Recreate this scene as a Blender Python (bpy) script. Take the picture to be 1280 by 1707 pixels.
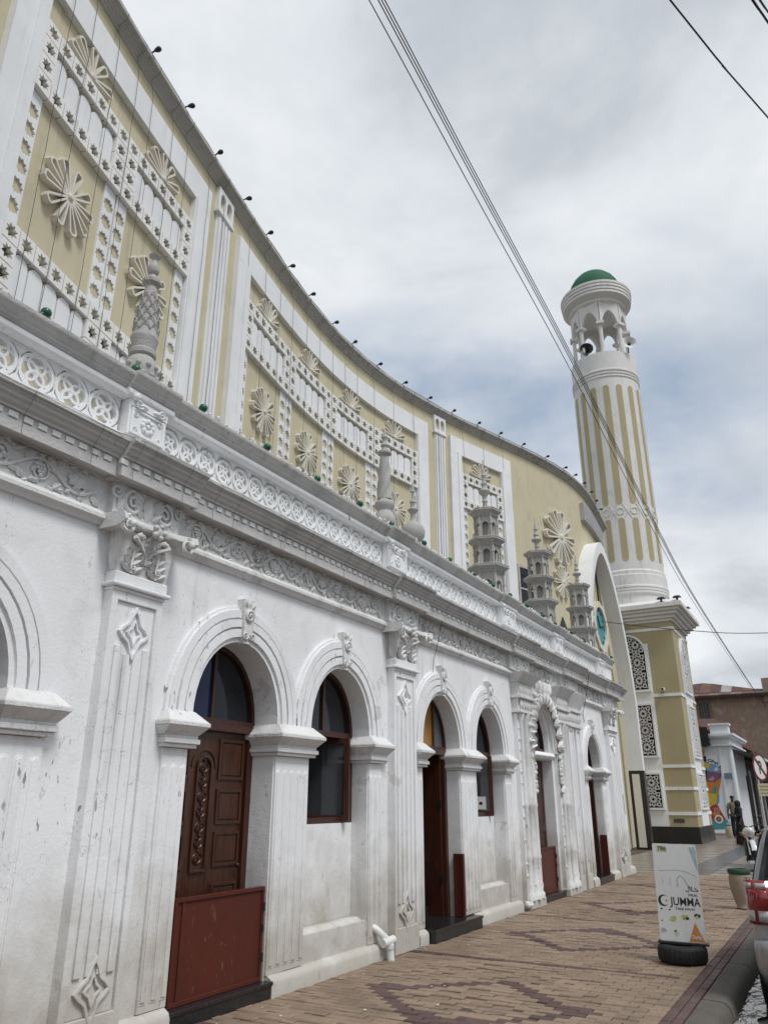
import bpy, bmesh, math, random
from mathutils import Vector, Matrix, noise
from mathutils.geometry import tessellate_polygon
R = math.radians
PI = math.pi
random.seed(7)
scene = bpy.context.scene
for o in list(bpy.data.objects):
    bpy.data.objects.remove(o, do_unlink=True)
COL = scene.collection

# ------------------------------------------------------------------ camera
YAW, PITCH = R(29.6), R(20.8)
cam_d = bpy.data.cameras.new('camera')
cam = bpy.data.objects.new('camera', cam_d)
COL.objects.link(cam)
cam.location = (4.7, 0.0, 1.6)
cam.rotation_euler = (PI / 2 + PITCH, 0.0, YAW)
cam_d.sensor_fit = 'HORIZONTAL'
cam_d.sensor_width = 36.0
cam_d.lens = 36.0 * 1268.0 / 1280.0
cam_d.clip_start = 0.05
cam_d.clip_end = 6000.0
scene.camera = cam

# ------------------------------------------------------------------ light
SUN_EL, SUN_AZ = 57.0, 106.0        # azimuth measured from +Y (along the street) clockwise
EXPOSURE = 0.56
world = bpy.data.worlds.new('World')
scene.world = world
world.use_nodes = True
wn, wl_ = world.node_tree.nodes, world.node_tree.links
wn.clear()
w_out = wn.new('ShaderNodeOutputWorld')
w_bg = wn.new('ShaderNodeBackground')
w_sky = wn.new('ShaderNodeTexSky')
w_sky.sky_type = 'NISHITA'
w_sky.sun_disc = False
w_sky.sun_elevation = R(SUN_EL)
w_sky.sun_rotation = R(SUN_AZ)
w_sky.air_density = 1.0
w_sky.dust_density = 2.0
w_tc = wn.new('ShaderNodeTexCoord')


def wmath(op, a, b=None, c=None, clamp=False):
    n = wn.new('ShaderNodeMath')
    n.operation = op
    n.use_clamp = clamp
    for i, q in enumerate((a, b, c)):
        if q is None:
            continue
        if isinstance(q, (int, float)):
            n.inputs[i].default_value = q
        else:
            wl_.new(q, n.inputs[i])
    return n.outputs[0]


w_sep = wn.new('ShaderNodeSeparateXYZ')
wl_.new(w_tc.outputs['Generated'], w_sep.inputs[0])
zz = wmath('ADD', wmath('MAXIMUM', w_sep.outputs[2], 0.0), 0.34)
w_com = wn.new('ShaderNodeCombineXYZ')
wl_.new(wmath('DIVIDE', w_sep.outputs[0], zz), w_com.inputs[0])
wl_.new(wmath('DIVIDE', w_sep.outputs[1], zz), w_com.inputs[1])
w_com.inputs[2].default_value = 3.7


def wnoise(scale, detail, rough, off, dist=0.0):
    m = wn.new('ShaderNodeMapping')
    m.inputs['Location'].default_value = off
    wl_.new(w_com.outputs[0], m.inputs['Vector'])
    n = wn.new('ShaderNodeTexNoise')
    n.inputs['Scale'].default_value = scale
    n.inputs['Detail'].default_value = detail
    n.inputs['Roughness'].default_value = rough
    n.inputs['Distortion'].default_value = dist
    wl_.new(m.outputs[0], n.inputs['Vector'])
    return n.outputs['Fac']


def wramp(fac, stops):
    r = wn.new('ShaderNodeValToRGB')
    el = r.color_ramp.elements
    el[0].position, el[0].color = stops[0][0], (*stops[0][1], 1)
    el[1].position, el[1].color = stops[-1][0], (*stops[-1][1], 1)
    for p, c in stops[1:-1]:
        e = el.new(p)
        e.color = (*c, 1)
    wl_.new(fac, r.inputs[0])
    return r.outputs[0]


big = wnoise(0.85, 6.0, 0.5, (0.35, 0.2, 0.0), 0.25)
fine = wnoise(2.2, 9.0, 0.58, (4.0, 1.5, 2.0), 0.3)
cover = wnoise(0.75, 6.0, 0.55, (1.7, 5.2, 7.0), 0.2)
tone = wmath('ADD', wmath('MULTIPLY', big, 0.62), wmath('MULTIPLY', fine, 0.38))
# cloud tops and bottoms: grey bellies to bright tops
cloud_col = wramp(tone, [(0.405, (6.5, 7.15, 8.0)), (0.465, (8.3, 8.9, 9.6)), (0.51, (10.4, 10.95, 11.6)),
                         (0.575, (12.6, 13.0, 13.5))])
gap = wramp(wmath('ADD', wmath('MULTIPLY', cover, 0.7), wmath('MULTIPLY', fine, 0.3)),
            [(0.49, (0, 0, 0)), (0.60, (0.85, 0.85, 0.85))])
w_mix = wn.new('ShaderNodeMix')
w_mix.data_type = 'RGBA'
wl_.new(gap, w_mix.inputs[0])
wl_.new(cloud_col, w_mix.inputs[6])
w_blue = wn.new('ShaderNodeMix')
w_blue.data_type = 'RGBA'
w_blue.inputs[0].default_value = 0.7
wl_.new(w_sky.outputs[0], w_blue.inputs[6])
w_blue.inputs[7].default_value = (5.6, 7.2, 9.6, 1)
wl_.new(w_blue.outputs[2], w_mix.inputs[7])
wl_.new(w_mix.outputs[2], w_bg.inputs[0])
w_bg.inputs[1].default_value = 0.047
wl_.new(w_bg.outputs[0], w_out.inputs[0])

sun_d = bpy.data.lights.new('sun', 'SUN')
sun_d.energy = 1.5
sun_d.angle = R(18)
sun_d.color = (1.0, 0.98, 0.955)
sun = bpy.data.objects.new('sun', sun_d)
COL.objects.link(sun)
_az, _el = R(SUN_AZ), R(SUN_EL)
sdir = Vector((math.sin(_az) * math.cos(_el), math.cos(_az) * math.cos(_el), math.sin(_el)))
sun.rotation_euler = sdir.to_track_quat('Z', 'Y').to_euler()

vs = scene.view_settings
vs.view_transform = 'Standard'
vs.look = 'None'
vs.exposure = EXPOSURE
vs.gamma = 1.0
vs.use_curve_mapping = False

# ------------------------------------------------------------------ materials
MATS = {}


def nodes_of(name):
    m = bpy.data.materials.new(name)
    m.use_nodes = True
    nt = m.node_tree
    b = nt.nodes['Principled BSDF']
    MATS[name] = m
    return m, nt, b


class NT:
    def __init__(s, nt):
        s.nt = nt
        s.pos = nt.nodes.new('ShaderNodeNewGeometry').outputs['Position']

    def new(s, t):
        return s.nt.nodes.new(t)

    def link(s, a, b):
        s.nt.links.new(a, b)

    def map(s, scale=(1, 1, 1), loc=(0, 0, 0), rot=(0, 0, 0)):
        m = s.new('ShaderNodeMapping')
        m.inputs['Scale'].default_value = scale
        m.inputs['Location'].default_value = loc
        m.inputs['Rotation'].default_value = rot
        s.link(s.pos, m.inputs['Vector'])
        return m.outputs[0]

    def noise(s, scale, detail=4.0, rough=0.55, vec=None, dist=0.0):
        n = s.new('ShaderNodeTexNoise')
        n.inputs['Scale'].default_value = scale
        n.inputs['Detail'].default_value = detail
        n.inputs['Roughness'].default_value = rough
        n.inputs['Distortion'].default_value = dist
        s.link(vec or s.pos, n.inputs['Vector'])
        return n.outputs['Fac']

    def ramp(s, fac, a, b, lo=0.0, hi=1.0):
        r = s.new('ShaderNodeMapRange')
        r.inputs['From Min'].default_value = a
        r.inputs['From Max'].default_value = b
        r.inputs['To Min'].default_value = lo
        r.inputs['To Max'].default_value = hi
        s.link(fac, r.inputs['Value'])
        return r.outputs['Result']

    def math(s, op, a, b):
        n = s.new('ShaderNodeMath')
        n.operation = op
        for i, q in enumerate((a, b)):
            if isinstance(q, (int, float)):
                n.inputs[i].default_value = q
            else:
                s.link(q, n.inputs[i])
        return n.outputs[0]

    def mix(s, fac, a, b):
        n = s.new('ShaderNodeMix')
        n.data_type = 'RGBA'
        for sock, q in ((n.inputs[0], fac), (n.inputs[6], a), (n.inputs[7], b)):
            if isinstance(q, (int, float)):
                sock.default_value = q
            elif isinstance(q, tuple):
                sock.default_value = (*q[:3], 1)
            else:
                s.link(q, sock)
        return n.outputs[2]

    def bump(s, h, strength, dist=0.01):
        n = s.new('ShaderNodeBump')
        n.inputs['Strength'].default_value = strength
        n.inputs['Distance'].default_value = dist
        s.link(h, n.inputs['Height'])
        return n.outputs[0]


def simple(name, col, rough=0.6, var=0.12, scale=6.0, bump=0.15, metal=0.0, spec=0.4, coat=0.0):
    m, nt, b = nodes_of(name)
    t = NT(nt)
    n = t.noise(scale, 5)
    dark = tuple(c * (1 - var) for c in col)
    lite = tuple(min(1, c * (1 + var)) for c in col)
    t.link(t.mix(t.ramp(n, 0.3, 0.7), dark, lite), b.inputs['Base Color'])
    b.inputs['Roughness'].default_value = rough
    b.inputs['Metallic'].default_value = metal
    b.inputs['Specular IOR Level'].default_value = spec
    b.inputs['Coat Weight'].default_value = coat
    if bump:
        t.link(t.bump(t.noise(scale * 6, 4), bump), b.inputs['Normal'])
    return m


def plaster(name, col, *, patch=0.0, dirt=(0.42, 0.40, 0.36), dirt_amt=0.35, streak=0.35, crack=0.7, peel=0.6, low=0.0, bump=0.35,
            streak_col=(0.2, 0.19, 0.18)):
    m, nt, b = nodes_of(name)
    t = NT(nt)
    c = t.mix(t.ramp(t.noise(0.9, 6), 0.3, 0.7), tuple(x * 0.93 for x in col), tuple(min(1, x * 1.03) for x in col))
    # blotchy dirt
    d = t.ramp(t.noise(2.3, 6, 0.62, dist=0.4), 0.52, 0.78, 0, dirt_amt)
    c = t.mix(d, c, dirt)
    # rain streaks
    st = t.noise(1.0, 6, 0.6, vec=t.map((7.0, 7.0, 0.5)))
    st = t.math('MULTIPLY', t.ramp(st, 0.55, 0.75, 0, 1), t.ramp(t.noise(0.8, 3), 0.4, 0.65, 0, streak))
    c = t.mix(st, c, streak_col)
    h = t.noise(9.0, 6, 0.6)
    if crack:
        v = t.new('ShaderNodeTexVoronoi')
        v.feature = 'DISTANCE_TO_EDGE'
        v.inputs['Scale'].default_value = 2.3
        wv = t.new('ShaderNodeVectorMath')
        wv.operation = 'ADD'
        nn = t.new('ShaderNodeTexNoise')
        nn.inputs['Scale'].default_value = 3.0
        nn.inputs['Detail'].default_value = 6
        t.link(t.pos, nn.inputs['Vector'])
        t.link(t.pos, wv.inputs[0])
        t.link(nn.outputs['Color'], wv.inputs[1])
        t.link(wv.outputs[0], v.inputs['Vector'])
        cr = t.ramp(v.outputs['Distance'], 0.0, 0.006, 1, 0)
        cr = t.math('MULTIPLY', cr, t.ramp(t.noise(1.1, 4), 0.5, 0.6, 0, crack))
        c = t.mix(cr, c, (0.16, 0.15, 0.14))
    if peel:
        sp = t.noise(16.0, 3, 0.5, vec=t.map((1.6, 1.6, 0.55)))
        pmask = t.ramp(t.noise(0.9, 5, 0.6), 0.53, 0.64, 0, peel)
        if low:
            sz = t.new('ShaderNodeSeparateXYZ')
            t.link(t.pos, sz.inputs[0])
            pmask = t.math('MAXIMUM', pmask, t.math('MULTIPLY', t.ramp(sz.outputs[2], 0.15, 1.0, 0.9, 0.0), t.ramp(t.noise(2.0, 5, 0.6), 0.42, 0.58, 0, 1)))
        pe = t.math('MULTIPLY', t.ramp(sp, 0.645, 0.68, 0, 1), pmask)
        c = t.mix(pe, c, (0.2, 0.19, 0.175))
    if patch:
        pm = t.noise(2.6, 7, 0.6, vec=t.map((1.0, 1.0, 0.7), (3, 1, 7)), dist=0.5)
        pa = t.ramp(pm, 0.66, 0.675, 0, patch)
        c = t.mix(pa, c, (0.52, 0.50, 0.46))
        ed_ = t.math('MULTIPLY', t.ramp(pm, 0.648, 0.66, 0, 1), t.ramp(pm, 0.66, 0.668, 1, 0))
        c = t.mix(t.math('MULTIPLY', ed_, patch), c, (0.27, 0.26, 0.24))
    if low:
        sx = t.new('ShaderNodeSeparateXYZ')
        t.link(t.pos, sx.inputs[0])
        lz = t.math('ADD', sx.outputs[2], t.ramp(t.noise(2.2, 6, 0.6), 0.2, 0.8, -0.7, 0.5))
        c = t.mix(t.ramp(lz, 0.1, 1.1, low, 0.0), c, (0.40, 0.37, 0.31))
    t.link(c, b.inputs['Base Color'])
    b.inputs['Roughness'].default_value = 0.75
    b.inputs['Specular IOR Level'].default_value = 0.25
    h2 = t.math('ADD', h, t.noise(40, 3))
    t.link(t.bump(h2, bump, 0.012), b.inputs['Normal'])
    return m


def wood(name, a, b_, rough=0.32):
    m, nt, b = nodes_of(name)
    t = NT(nt)
    g = t.noise(4.0, 8, 0.6, vec=t.map((14, 14, 0.9)), dist=0.6)
    t.link(t.mix(t.ramp(g, 0.32, 0.68), a, b_), b.inputs['Base Color'])
    t.link(t.ramp(t.noise(5, 4), 0.3, 0.7, rough - 0.06, rough + 0.14), b.inputs['Roughness'])
    t.link(t.bump(g, 0.18, 0.004), b.inputs['Normal'])
    return m


def glass(name, col, rough=0.06):
    m, nt, b = nodes_of(name)
    b.inputs['Base Color'].default_value = (*col, 1)
    b.inputs['Roughness'].default_value = rough
    b.inputs['Specular IOR Level'].default_value = 0.4
    t = NT(nt)
    t.link(t.bump(t.noise(3.0, 2), 0.06, 0.02), b.inputs['Normal'])
    return m


def brickmat(name, base, var):
    m, nt, b = nodes_of(name)
    t = NT(nt)
    cell = t.new('ShaderNodeTexWhiteNoise')
    cell.noise_dimensions = '3D'
    sn = t.new('ShaderNodeVectorMath')
    sn.operation = 'SNAP'
    off = t.new('ShaderNodeVectorMath')
    off.operation = 'ADD'
    off.inputs[1].default_value = (0.003, 0.051, 0.5)
    t.link(t.pos, off.inputs[0])
    t.link(off.outputs[0], sn.inputs[0])
    sn.inputs[1].default_value = (0.2, 0.1, 5.0)
    t.link(sn.outputs[0], cell.inputs['Vector'])
    c = t.mix(cell.outputs['Value'], tuple(x * (1 - var) for x in base), tuple(x * (1 + var) for x in base))
    stain = t.ramp(t.noise(0.9, 7, 0.62, dist=0.3), 0.48, 0.72, 0, 0.6)
    c = t.mix(stain, c, tuple(x * 0.45 for x in base))
    c = t.mix(t.ramp(t.noise(35, 4), 0.45, 0.75, 0, 0.35), c, tuple(x * 0.62 for x in base))
    t.link(c, b.inputs['Base Color'])
    t.link(t.ramp(t.noise(0.8, 6), 0.4, 0.65, 0.85, 0.5), b.inputs['Roughness'])
    t.link(t.bump(t.noise(60, 4), 0.35, 0.004), b.inputs['Normal'])
    return m


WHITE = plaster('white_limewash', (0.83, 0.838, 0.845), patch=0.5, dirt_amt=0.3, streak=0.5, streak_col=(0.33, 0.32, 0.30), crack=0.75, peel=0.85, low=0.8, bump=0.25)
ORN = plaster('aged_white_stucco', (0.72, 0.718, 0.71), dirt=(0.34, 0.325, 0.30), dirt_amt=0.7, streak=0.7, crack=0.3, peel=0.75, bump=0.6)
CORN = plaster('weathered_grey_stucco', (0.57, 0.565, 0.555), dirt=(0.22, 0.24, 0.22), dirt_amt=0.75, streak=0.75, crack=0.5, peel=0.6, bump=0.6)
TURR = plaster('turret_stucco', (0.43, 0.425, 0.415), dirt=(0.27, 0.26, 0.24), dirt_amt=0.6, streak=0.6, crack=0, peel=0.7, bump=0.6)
YELLOW = plaster('yellow_render', (0.58, 0.525, 0.37), dirt=(0.42, 0.37, 0.26), dirt_amt=0.5, streak=0.5, crack=0.5, peel=0.12, bump=0.25)
OCHRE = plaster('tower_ochre_render', (0.42, 0.365, 0.222), dirt=(0.36, 0.30, 0.18), dirt_amt=0.3, streak=0.2, crack=0.2, peel=0.1, bump=0.4)
BAND = plaster('painted_white_band', (0.80, 0.81, 0.82), dirt_amt=0.2, streak=0.3, crack=0.25, peel=0.15, bump=0.15)
CREAM = plaster('cream_plaster', (0.70, 0.665, 0.58), dirt_amt=0.25, streak=0.25, crack=0, peel=0.15, bump=0.15)
TILE = plaster('tile_white', (0.82, 0.815, 0.79), dirt_amt=0.2, streak=0.25, crack=0.2, peel=0.1, bump=0.15)
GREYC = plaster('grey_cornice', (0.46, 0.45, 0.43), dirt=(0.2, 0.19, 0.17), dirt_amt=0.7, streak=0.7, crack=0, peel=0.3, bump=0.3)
SHAFT = plaster('minaret_white', (0.70, 0.695, 0.68), dirt_amt=0.4, streak=0.6, crack=0.2, peel=0.15, bump=0.2)
SHOPW = plaster('shop_white', (0.72, 0.74, 0.76), dirt_amt=0.3, streak=0.3, crack=0.2, peel=0.3, bump=0.2)
BROWNW = plaster('old_brown_render', (0.255, 0.2, 0.15), dirt=(0.42, 0.37, 0.31), dirt_amt=0.9, streak=0.7, crack=0, peel=0.4, bump=0.5, streak_col=(0.13, 0.09, 0.07))
WOOD = wood('dark_door_wood', (0.022, 0.008, 0.004), (0.085, 0.029, 0.012))
WOODR = wood('red_brown_frame_wood', (0.03, 0.009, 0.005), (0.07, 0.021, 0.011))
RED = plaster('red_gate_paint', (0.092, 0.021, 0.0135), dirt=(0.05, 0.016, 0.012), dirt_amt=0.6, streak=0.5, crack=0, peel=0.35, bump=0.08, streak_col=(0.05, 0.025, 0.02))
RED.node_tree.nodes['Principled BSDF'].inputs['Roughness'].default_value = 0.45
BLACKG = simple('black_granite', (0.018, 0.018, 0.02), 0.22, 0.4, 40.0, 0.02, spec=0.5)
BLACK = simple('black_plastic', (0.014, 0.014, 0.015), 0.45, 0.2, 8.0, 0.1)
RUBBER = simple('black_rubber', (0.012, 0.012, 0.013), 0.65, 0.3, 12.0, 0.4)
WIRE = simple('cable_rubber', (0.02, 0.02, 0.022), 0.6, 0.1, 5, 0)
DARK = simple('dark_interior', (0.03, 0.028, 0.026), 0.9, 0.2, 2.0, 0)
GREEN = simple('green_lamp_glass', (0.006, 0.105, 0.05), 0.25, 0.12, 9, 0.05)
DOMEG = plaster('green_dome_paint', (0.03, 0.125, 0.075), dirt=(0.04, 0.10, 0.065), dirt_amt=0.6, streak=0.5, crack=0, peel=0.2, bump=0.3, streak_col=(0.12, 0.09, 0.05))
GLASS = glass('dark_glass', (0.012, 0.014, 0.018))
GLASSB = glass('blue_glass', (0.008, 0.014, 0.06), 0.15)
GLASSO = glass('orange_glass', (0.34, 0.16, 0.02), 0.2)
GLASSG = glass('grey_glass', (0.10, 0.11, 0.12), 0.15)
BRICK = brickmat('tan_paver', (0.255, 0.185, 0.13), 0.22)
BRICKB = brickmat('brown_paver', (0.10, 0.06, 0.053), 0.25)
SAND = simple('joint_sand', (0.085, 0.068, 0.05), 0.95, 0.3, 20, 0.4)
KERB = plaster('kerb_concrete', (0.115, 0.105, 0.09), dirt=(0.05, 0.046, 0.04), dirt_amt=0.7, streak=0.3, crack=0.6, peel=0.3, bump=0.8)
ASPH = simple('asphalt', (0.05, 0.048, 0.046), 0.8, 0.3, 18, 0.7)
SLABL = simple('plaza_slab_pale', (0.27, 0.235, 0.205), 0.3, 0.12, 4, 0.1)
SLABD = simple('plaza_slab_dark', (0.085, 0.06, 0.052), 0.3, 0.15, 4, 0.1)
SLABG = simple('plaza_slab_grey', (0.105, 0.108, 0.115), 0.3, 0.12, 4, 0.1)
GROUND = simple('ground_earth', (0.14, 0.12, 0.095), 0.95, 0.3, 0.7, 0.3)
PLASTIC_W = simple('white_plastic', (0.68, 0.68, 0.66), 0.45, 0.08, 6, 0.05)
CONC = plaster('bare_cement', (0.30, 0.29, 0.28), dirt_amt=0.4, streak=0.2, crack=0, peel=0.2, bump=0.6)

# ------------------------------------------------------------------ mesh helpers
WL = {}          # world location of each object that may be a parent


def fac(u, v, w):
    return (w, u, v)          # facade space: u along the street, v up, w out of the wall


class MB:
    def __init__(s):
        s.v, s.f = [], []

    def add(s, vs, fs):
        b = len(s.v)
        s.v += [tuple(q) for q in vs]
        s.f += [tuple(i + b for i in f) for f in fs]
        return s

    def box(s, x0, x1, y0, y1, z0, z1):
        return s.frus((x0, x1, y0, y1, z0), (x0, x1, y0, y1, z1))

    def frus(s, a, b):
        x0, x1, y0, y1, z = a
        X0, X1, Y0, Y1, Z = b
        return s.add([(x0, y0, z), (x1, y0, z), (x1, y1, z), (x0, y1, z), (X0, Y0, Z), (X1, Y0, Z), (X1, Y1, Z), (X0, Y1, Z)],
                     [(3, 2, 1, 0), (4, 5, 6, 7), (0, 1, 5, 4), (1, 2, 6, 5), (2, 3, 7, 6), (3, 0, 4, 7)])

    def obox(s, mat, x0, x1, y0, y1, z0, z1):
        t = MB().box(x0, x1, y0, y1, z0, z1)
        return s.add([mat @ Vector(q) for q in t.v], t.f)

    def prism(s, loops, w0, w1, fn=fac, back=True):
        flat = [p for l in loops for p in l]
        n = len(flat)
        tris = tessellate_polygon([[Vector((p[0], p[1], 0)) for p in l] for l in loops])
        vs = [fn(p[0], p[1], w1) for p in flat] + [fn(p[0], p[1], w0) for p in flat]
        fs = [tuple(t) for t in tris]
        if back:
            fs += [tuple(i + n for i in reversed(t)) for t in tris]
        b = 0
        for l in loops:
            k = len(l)
            for i in range(k):
                j = (i + 1) % k
                fs.append((b + i, b + j, b + j + n, b + i + n))
            b += k
        return s.add(vs, fs)

    def sweep(s, prof, stations, fn, closed=True, caps=True):
        k = len(prof)
        vs, fs = [], []
        for st in stations:
            vs += [fn(st, p) for p in prof]
        for i in range(len(stations) - 1):
            for j in range(k if closed else k - 1):
                a, c = i * k + j, i * k + (j + 1) % k
                fs.append((a, c, c + k, a + k))
        if caps and closed:
            t = tessellate_polygon([[Vector((p[0], p[1], 0)) for p in prof]])
            fs += [tuple(q) for q in t]
            o = (len(stations) - 1) * k
            fs += [tuple(x + o for x in reversed(q)) for q in t]
        return s.add(vs, fs)

    def lathe(s, prof, c=(0, 0, 0), n=16, twist=0.0, phase=0.0, wob=None, cap=True):
        vs, fs = [], []
        for i, (r, z) in enumerate(prof):
            for j in range(n):
                a = 2 * PI * j / n + phase + twist * z
                rr = r * (wob(a, i, z) if wob else 1.0)
                vs.append((c[0] + rr * math.cos(a), c[1] + rr * math.sin(a), c[2] + z))
        for i in range(len(prof) - 1):
            for j in range(n):
                k = (j + 1) % n
                fs.append((i * n + j, i * n + k, (i + 1) * n + k, (i + 1) * n + j))
        if cap:
            fs.append(tuple(range(n - 1, -1, -1)))
            o = (len(prof) - 1) * n
            fs.append(tuple(o + j for j in range(n)))
        return s.add(vs, fs)

    def tube(s, pts, r, n=6, closed=False, cap=True):
        pts = [Vector(p) for p in pts]
        k = len(pts)
        rs = r if isinstance(r, (list, tuple)) else [r] * k
        vs, fs = [], []
        up = None
        for i, p in enumerate(pts):
            if closed:
                d = pts[(i + 1) % k] - pts[i - 1]
            else:
                d = pts[min(i + 1, k - 1)] - pts[max(i - 1, 0)]
            if d.length < 1e-9:
                d = Vector((0, 0, 1))
            d.normalize()
            if up is None:
                up = Vector((0, 0, 1)) if abs(d.z) < 0.9 else Vector((1, 0, 0))
            a = (up - d * up.dot(d))
            if a.length < 1e-6:
                a = d.orthogonal()
            a.normalize()
            up = a
            b = d.cross(a)
            for j in range(n):
                t = 2 * PI * j / n
                vs.append(p + (a * math.cos(t) + b * math.sin(t)) * rs[i])
        for i in range(k if closed else k - 1):
            i2 = (i + 1) % k
            for j in range(n):
                j2 = (j + 1) % n
                fs.append((i * n + j, i * n + j2, i2 * n + j2, i2 * n + j))
        if cap and not closed:
            fs.append(tuple(range(n - 1, -1, -1)))
            fs.append(tuple((k - 1) * n + j for j in range(n)))
        return s.add(vs, fs)

    def ball(s, c, r, nu=8, nv=5, sc=(1, 1, 1)):
        prof = [(max(1e-4, math.sin(PI * i / nv)) * r, -math.cos(PI * i / nv) * r) for i in range(nv + 1)]
        t = MB().lathe(prof, n=nu, cap=False)
        return s.add([(c[0] + v[0] * sc[0], c[1] + v[1] * sc[1], c[2] + v[2] * sc[2]) for v in t.v], t.f)

    def xf(s, m):
        s.v = [tuple(m @ Vector(q)) for q in s.v]
        return s

    def join(s, o):
        return s.add(o.v, o.f)

    def mesh(s, name, mat, smooth=None, loc=(0, 0, 0)):
        me = bpy.data.meshes.new(name)
        lx_, ly_, lz_ = loc
        me.from_pydata([(a - lx_, b - ly_, c - lz_) for a, b, c in s.v], [], s.f)
        bm = bmesh.new()
        bm.from_mesh(me)
        bmesh.ops.recalc_face_normals(bm, faces=bm.faces)
        bm.to_mesh(me)
        bm.free()
        if mat:
            me.materials.append(mat)
        if smooth:
            me.shade_smooth()
            me.set_sharp_from_angle(angle=R(smooth))
        return me

    def build(s, name, mat, parent=None, smooth=None, bevel=0.0):
        loc = WL[parent.name] if parent else (0, 0, 0)
        me = s.mesh(name, mat, smooth, loc)
        o = bpy.data.objects.new(name, me)
        COL.objects.link(o)
        if parent:
            o.parent = parent
        WL[o.name] = loc
        if bevel:
            md = o.modifiers.new('bevel', 'BEVEL')
            md.width = bevel
            md.segments = 2
            md.limit_method = 'ANGLE'
            md.angle_limit = R(40)
        return o


def place(name, me, parent, mat4):
    """one more object that shares mesh data, at a world matrix"""
    o = bpy.data.objects.new(name, me)
    COL.objects.link(o)
    if parent:
        o.parent = parent
        m = mat4.copy()
        m.translation = m.translation - Vector(WL[parent.name])
        o.matrix_basis = m
    else:
        o.matrix_basis = mat4
    WL[o.name] = tuple(mat4.translation)
    return o


def thing(name, loc, label, cat, group=None):
    o = bpy.data.objects.new(name, None)
    COL.objects.link(o)
    o.location = loc
    o.empty_display_size = 0.2
    WL[o.name] = tuple(loc)
    return tag(o, label, cat, group)


def tag(o, label, cat, group=None):
    o['label'] = label
    o['category'] = cat
    if group:
        o['group'] = group
    return o


def struct(o):
    o['kind'] = 'structure'
    return o


def arch_pts(y0, y1, sp, apex, n=20, grow=0.0):
    c, hw = (y0 + y1) / 2, (y1 - y0) / 2 + grow
    rise = apex - sp + grow
    return [(c - hw * math.cos(PI * i / n), sp + rise * (math.sin(PI * i / n) ** 0.92)) for i in range(n + 1)]


def star(cx, cy, r, n=8, inner=0.62, ph=0.0):
    return [(cx + (r if i % 2 == 0 else r * inner) * math.cos(PI * i / n + ph),
             cy + (r if i % 2 == 0 else r * inner) * math.sin(PI * i / n + ph)) for i in range(2 * n)]


def circ(cx, cy, r, n=12, ph=0.0):
    return [(cx + r * math.cos(2 * PI * i / n + ph), cy + r * math.sin(2 * PI * i / n + ph)) for i in range(n)]


def rect(a, b, c, d):
    return [(a, c), (b, c), (b, d), (a, d)]


def text_mesh(name, body, size, mat, parent, m4, extrude=0.001, bold=0.0, align='CENTER', sx=1.0):
    cu = bpy.data.curves.new(name, 'FONT')
    cu.body = body
    cu.size = size
    cu.extrude = extrude
    cu.offset = bold
    cu.align_x = align
    cu.align_y = 'CENTER'
    cu.resolution_u = 3
    o = bpy.data.objects.new(name, cu)
    COL.objects.link(o)
    dg = bpy.context.evaluated_depsgraph_get()
    me = bpy.data.meshes.new_from_object(o.evaluated_get(dg))
    bpy.data.objects.remove(o, do_unlink=True)
    me.name = name
    me.materials.clear()
    me.materials.append(mat)
    if sx != 1.0:
        for v in me.vertices:
            v.co.x *= sx
    return place(name, me, parent, m4)

# ================================================================== SETTING
struct(MB().add([(-3000, -3000, -0.32), (3000, -3000, -0.32), (3000, 3000, -0.32), (-3000, 3000, -0.32)], [(0, 1, 2, 3)]).build('ground', GROUND))
road = MB()
nx, ny = 10, 60
for i in range(nx + 1):
    for j in range(ny + 1):
        x = 3.56 + (12.5 - 3.56) * i / nx
        y = -25 + 175 * j / ny
        road.v.append((x, y, -0.135 + (0.05 * math.sin(PI * i / nx)) - (0.012 if i == 0 else 0)))
for i in range(nx):
    for j in range(ny):
        a = i * (ny + 1) + j
        road.f.append((a, a + ny + 1, a + ny + 2, a + 1))
struct(road.build('road', ASPH, smooth=40))

pave = struct(MB().box(-0.3, 3.32, -8.0, 20.42, -0.3, -0.028).build('pavement', SAND))
BR_L, BR_W, GAP = 0.2, 0.1, 0.0045
CENT = [(1.6, 7.0), (1.6, 10.5), (1.6, 14.0), (1.6, 17.5), (1.6, 3.5)]
fx, fy = -math.sin(YAW), math.cos(YAW)


def proj(p):
    q = Vector(p) - Vector(cam.location)
    fw = Vector((fx * math.cos(PITCH), fy * math.cos(PITCH), math.sin(PITCH)))
    up = Vector((-fx * math.sin(PITCH), -fy * math.sin(PITCH), math.cos(PITCH)))
    rt = Vector((math.cos(YAW), math.sin(YAW), 0))
    k = q.dot(fw)
    if k < 0.1:
        return None
    return 640 + 1268 * q.dot(rt) / k, 853.5 - 1268 * q.dot(up) / k, k


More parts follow.
